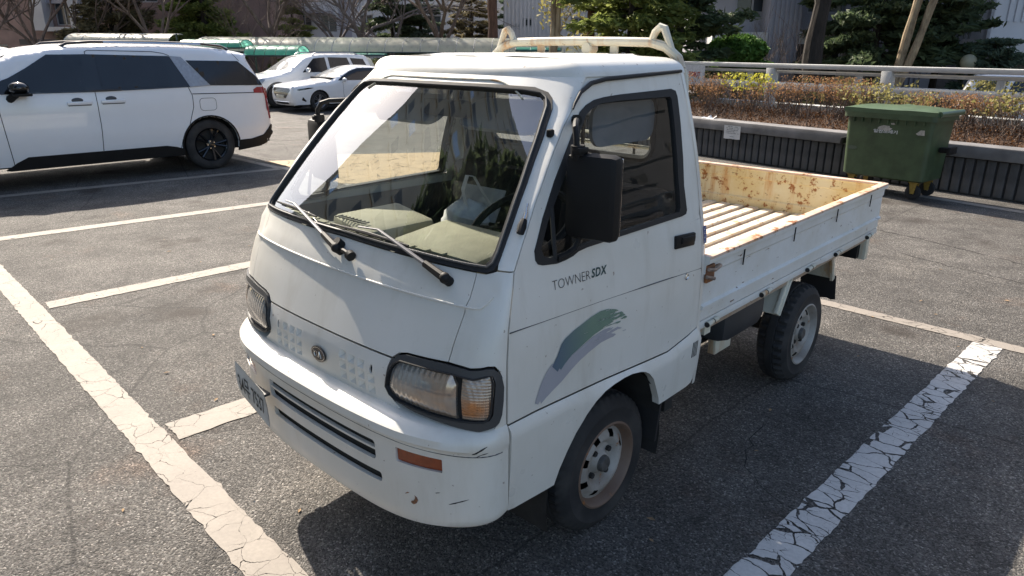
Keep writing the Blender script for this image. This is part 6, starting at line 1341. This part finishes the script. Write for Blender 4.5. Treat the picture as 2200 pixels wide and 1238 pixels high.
conifer(YD(-12.0, 41, -.45), 5.0, 1.75, 45, 'small bushy green conifer above the long canopy', 'needle_pine', 'bark_dark', .05, 15, 1.6, .13, -.1, .8, group=GT)
conifer(YD(-6.55, 41, -.45), 6.8, 2.1, 46, 'big dark blue-green conifer above the cream canopy', 'needle_dark', 'bark_dark', .05, 20, .8, .15, -.1, .45, group=GT)
conifer(YD(-5.1, 41.5, -.45), 6.0, 1.7, 47, 'dark conifer leaning beside the bigger one', 'needle_blue', 'bark_dark', .05, 16, .7, .15, -.1, .5, group=GT)
conifer(YD(-2.25, 41, -.45), 5.8, 2.0, 48, 'olive evergreen mass left of the reddish trunk', 'needle_brown', 'bark_dark', .05, 15, .7, .14, 0, .45, group=GT)
conifer(YD(-.13, 40, -.45), 6.2, 1.2, 49, 'slim bluish conifer right of the reddish trunk', 'needle_blue', 'bark_dark', .05, 18, 1.5, .11, 0, .55, group=GT)
def trunk_tree(loc, h, r, seed, label, mat, lean=(0, 0), crown=None, two=False, cz=.62):
    t = thing('tree', label, 'tree', loc, 0, GT); rng = random.Random(seed); b = MB(); top = Vector((lean[0], lean[1], h)); b.tube([(0, 0, -.3)] + [top * (k / 14) + Vector((rng.gauss(0, r * .09), rng.gauss(0, r * .09), 0)) for k in range(1, 15)], [r * 1.3] + [r * (1.12 - .4 * k / 14) * rng.uniform(.9, 1.12) for k in range(1, 15)], 10); b.build('trunk', M[mat], t)
    if two:
        b = MB(); o = Vector(two); ctl = [(0.0, .2), (.13, .9), (.35, 1.7), (.8, h * .6), (1.2, h)]; b.tube([o * float(np.interp(z, [c[1] for c in ctl], [c[0] for c in ctl])) + Vector((rng.gauss(0, r * .2), rng.gauss(0, r * .2), z)) for z in np.linspace(.2, h, 15)], [r * rng.uniform(.85, 1.1) * (1 - .3 * k / 14) for k in range(15)], 10); b.build('second_trunk', M[mat], t)
    b = MB(); tips = []
    for k in range(5):
        a = 2 * PI * k / 5 + rng.random(); grow(b, top * rng.uniform(cz, .98), Vector((math.cos(a), math.sin(a), .5)).normalized(), h * .22, r * .35, 3, rng, tips, n=5)
    b.build('branches', M[mat], t)
    if crown:
        nr = np.random.default_rng(seed); T = np.array([q[:] for q in tips]); n = crown[1]; i = nr.integers(0, len(T), n); leaf_mesh('crown', T[i] + nr.normal(0, crown[2], (n, 3)), crown[3], M[crown[0]], t, nr, 2.0)
    return t
trunk_tree(YD(-.98, 36, -.45), 9, .23, 51, 'straight reddish trunk rising behind the cream canopy, left of the ladder guard', 'bark_red')
trunk_tree(YD(2.05, 20, -.45), 6.5, .115, 52, 'straight reddish trunk beside the square window of the ribbed gable', 'bark_red', crown=('leaf_olive', 500, .25, .05))
trunk_tree(YD(.95, 19, -.45), 4.0, .085, 53, 'small yellow-green tree in front of the ribbed gable', 'bark_tan', (.1, 0), ('leaf_olive', 2600, .20, .07), (.22, .05, 0), .40)
trunk_tree(YD(7.65, 19, -.45), 6.5, .22, 54, 'thick dark trunk right of the bare shrubby tree', 'bark_dark')
trunk_tree(YD(9.62, 19, -.45), 7, .105, 55, 'twin pale flaking trunk in front of the dark fir', 'bark_tan', (.84, .2), None, (1.15, .2, 0))
conifer(YD(2.9, 18.8, -.45), 5.2, 1.7, 56, 'broad olive pine mass above the ladder guard', 'needle_pine', 'bark_dark', .22, 15, .75, .14, -.02, .32, 'pine_tree', GT, .12, .35)
conifer(YD(4.25, 19.5, -.45), 5.5, 1.7, 57, 'dark pine with open branches left of the bright clipped dome', 'needle_dark', 'bark_dark', .22, 14, .8, .14, 0, .35, 'pine_tree', GT, .13, .35)
conifer(YD(10.4, 21.5, -.45), 6.2, 2.2, 58, 'wide dark layered fir covering the balconies', 'needle_dark', 'bark_dark', .28, 16, 1.1, .16, -.12, .38, 'fir_tree', GT, .13, .16)
conifer(YD(12.5, 22.0, -.45), 6.0, 1.8, 59, 'dark fir with upswept branch tips before the grey wall', 'needle_dark', 'bark_dark', .32, 14, 1.3, .15, .16, .4, 'fir_tree', GT, .10, .16)
conifer(YD(12.9, 20, -.45), 2.5, .82, 60, 'round clipped dark evergreen beside the globe lamp', 'needle_blue', 'bark_dark', .15, 13, 1.9, .09, 0, .25, 'clipped_evergreen', GT, .05, .4)
def topiary(loc, rx, rz_, z, seed, label, n):
    t = thing('clipped_shrub', label, 'shrub', loc, 0, 'clipped evergreens behind the fence'); nr = np.random.default_rng(seed); d = nr.normal(size=(n, 3)); d /= np.linalg.norm(d, axis=1)[:, None]; r = nr.uniform(.55, 1.02, n) ** .5
    C = d * r[:, None] * np.array([rx, rx, rz_]) * (1 + .10 * np.sin(5 * np.arctan2(d[:, 1], d[:, 0]) + 3 * d[:, 2]))[:, None] + np.array([0, 0, z]); C = C[C[:, 2] > z - rz_ * .75]
    leaf_mesh('crown', C, .07, M['leaf_bright'], t, nr, 1.8); b = MB(); b.tube([(0, 0, -.2), (.05, 0, z * .6), (0, 0, z)], [.09, .07, .05], 8); b.build('trunk', M['bark_dark'], t); return t
topiary(YD(6.0, 20, -.45), .72, .36, 2.14, 71, 'bright green clipped dome shrub behind the fence rail', 5200); topiary(YD(6.35, 20.6, -.45), .85, .22, 1.68, 72, 'lower flat tier of clipped green shrub below the bright dome', 3600)
for k, (r, f, w_, h, leaf, lab) in enumerate(((4.35, 16, .9, 1.75, 'leaf_olive', 'olive bush above the banner end of the fence'), (7.1, 15.5, .9, 1.6, 'leaf_olive', 'yellow-tipped bush behind the fence rails, mid span'), (9.9, 15.5, .7, 1.55, 'leaf_olive', 'yellow-tipped bush behind the fence rails, below the globe lamp'), (5.6, 15.5, 1.3, 1.35, 'leaf_olive', 'dark olive bush low behind the first wide fence post'))):
    shrub(YD(r, f, -.45), w_, h, 80 + k, lab, leaf, 1300, .05, 9, .6, 'bushes behind the fence rails', depth=.5)
for k, (r, f, w_) in enumerate(((-5.7, 35.2, 2.8), (-2.7, 35.0, 2.8), (0.5, 34.8, 2.6), (-8.7, 35.4, 2.8))):
    shrub(YD(r, f, -.45), w_, 1.75, 90 + k, ('dark brown bush in the shade under the long canopy, %s' % ('beside the sedan roof', 'left of the pickup roof', 'behind the pickup roof', 'behind the silver SUV')[k]), 'leaf_olive', 900, .07, 14, .2, 'bushes under the canopy', depth=.6)
# ================================================================== what the windshield and the door glass mirror
def tower(label, x, y, rz, w_, h, mat, nu, nz, seed, glint):
    t = thing('apartment_tower', label, 'building', (x, y, -.2), rz); rg = random.Random(seed); du = w_ / nu; dz = h / nz
    b = MB(); b.box((0, 5.2, h / 2), (w_, 10, h)); b.build('wall', mat, t, 0)
    b = MB(); g = MB(); pn = MB()
    for i in range(nu):
        wide = rg.choice((.3, .36, .42))
        for j in range(nz):
            if rg.random() < .16: continue
            u = -w_ / 2 + du * (i + .5 + rg.uniform(-.08, .08)); k = rg.random(); q = g if k < glint else pn
            q.box((u, .17, dz * (j + .58)), (du * wide * 2 * rg.uniform(.5, 1), .04, dz * .46)); b.box((u, .12, dz * (j + .33)), (du * .8, .25, dz * .10))
    pn.build('window_panes', M['sky_pane'], t, 0); g.build('bright_panes', M['mirror_pane'], t, 0); b.build('balcony_ledge', mat, t, 0)
    b = MB(); b.box((-w_ * .18, 4, h + 1.2), (5, 6, 2.6)); b.box((w_ * .2, 4, h + .9), (7, 6, 2.0)); b.build('roof_house', mat, t, 0); return t
M['mirror_pane'] = pm('mirror_pane', (.70, .76, .80), .12, 1.0, var=.1)
M['tower_grey'] = pm('tower_grey', (.17, .17, .18), .9, var=.1); M['sky_pane'] = pm('sky_pane', (.13, .125, .115), .3, var=.5, vs=.35); M['tower_tan'] = pm('tower_tan', (.50, .44, .34), .85, var=.12, vs=.2)
tower('tan apartment tower mirrored in the pickup windshield, in front of its nose', -21, -31.5, math.radians(132), 66, 62, M['tower_tan'], 17, 22, 3, .16)
tower('pale apartment tower mirrored in the pickup door window', 30, 28, math.radians(-47), 40, 30, M['tower_grey'], 13, 11, 4, .0)
conifer((-4.3, -4.9, 0), 11.0, 2.2, 61, 'tall dark pine in front of the pickup, mirrored in its windshield', 'needle_dark', 'bark_dark', .22, 20, .9, .2, .05, .3, 'pine_tree', None, .2, .4)
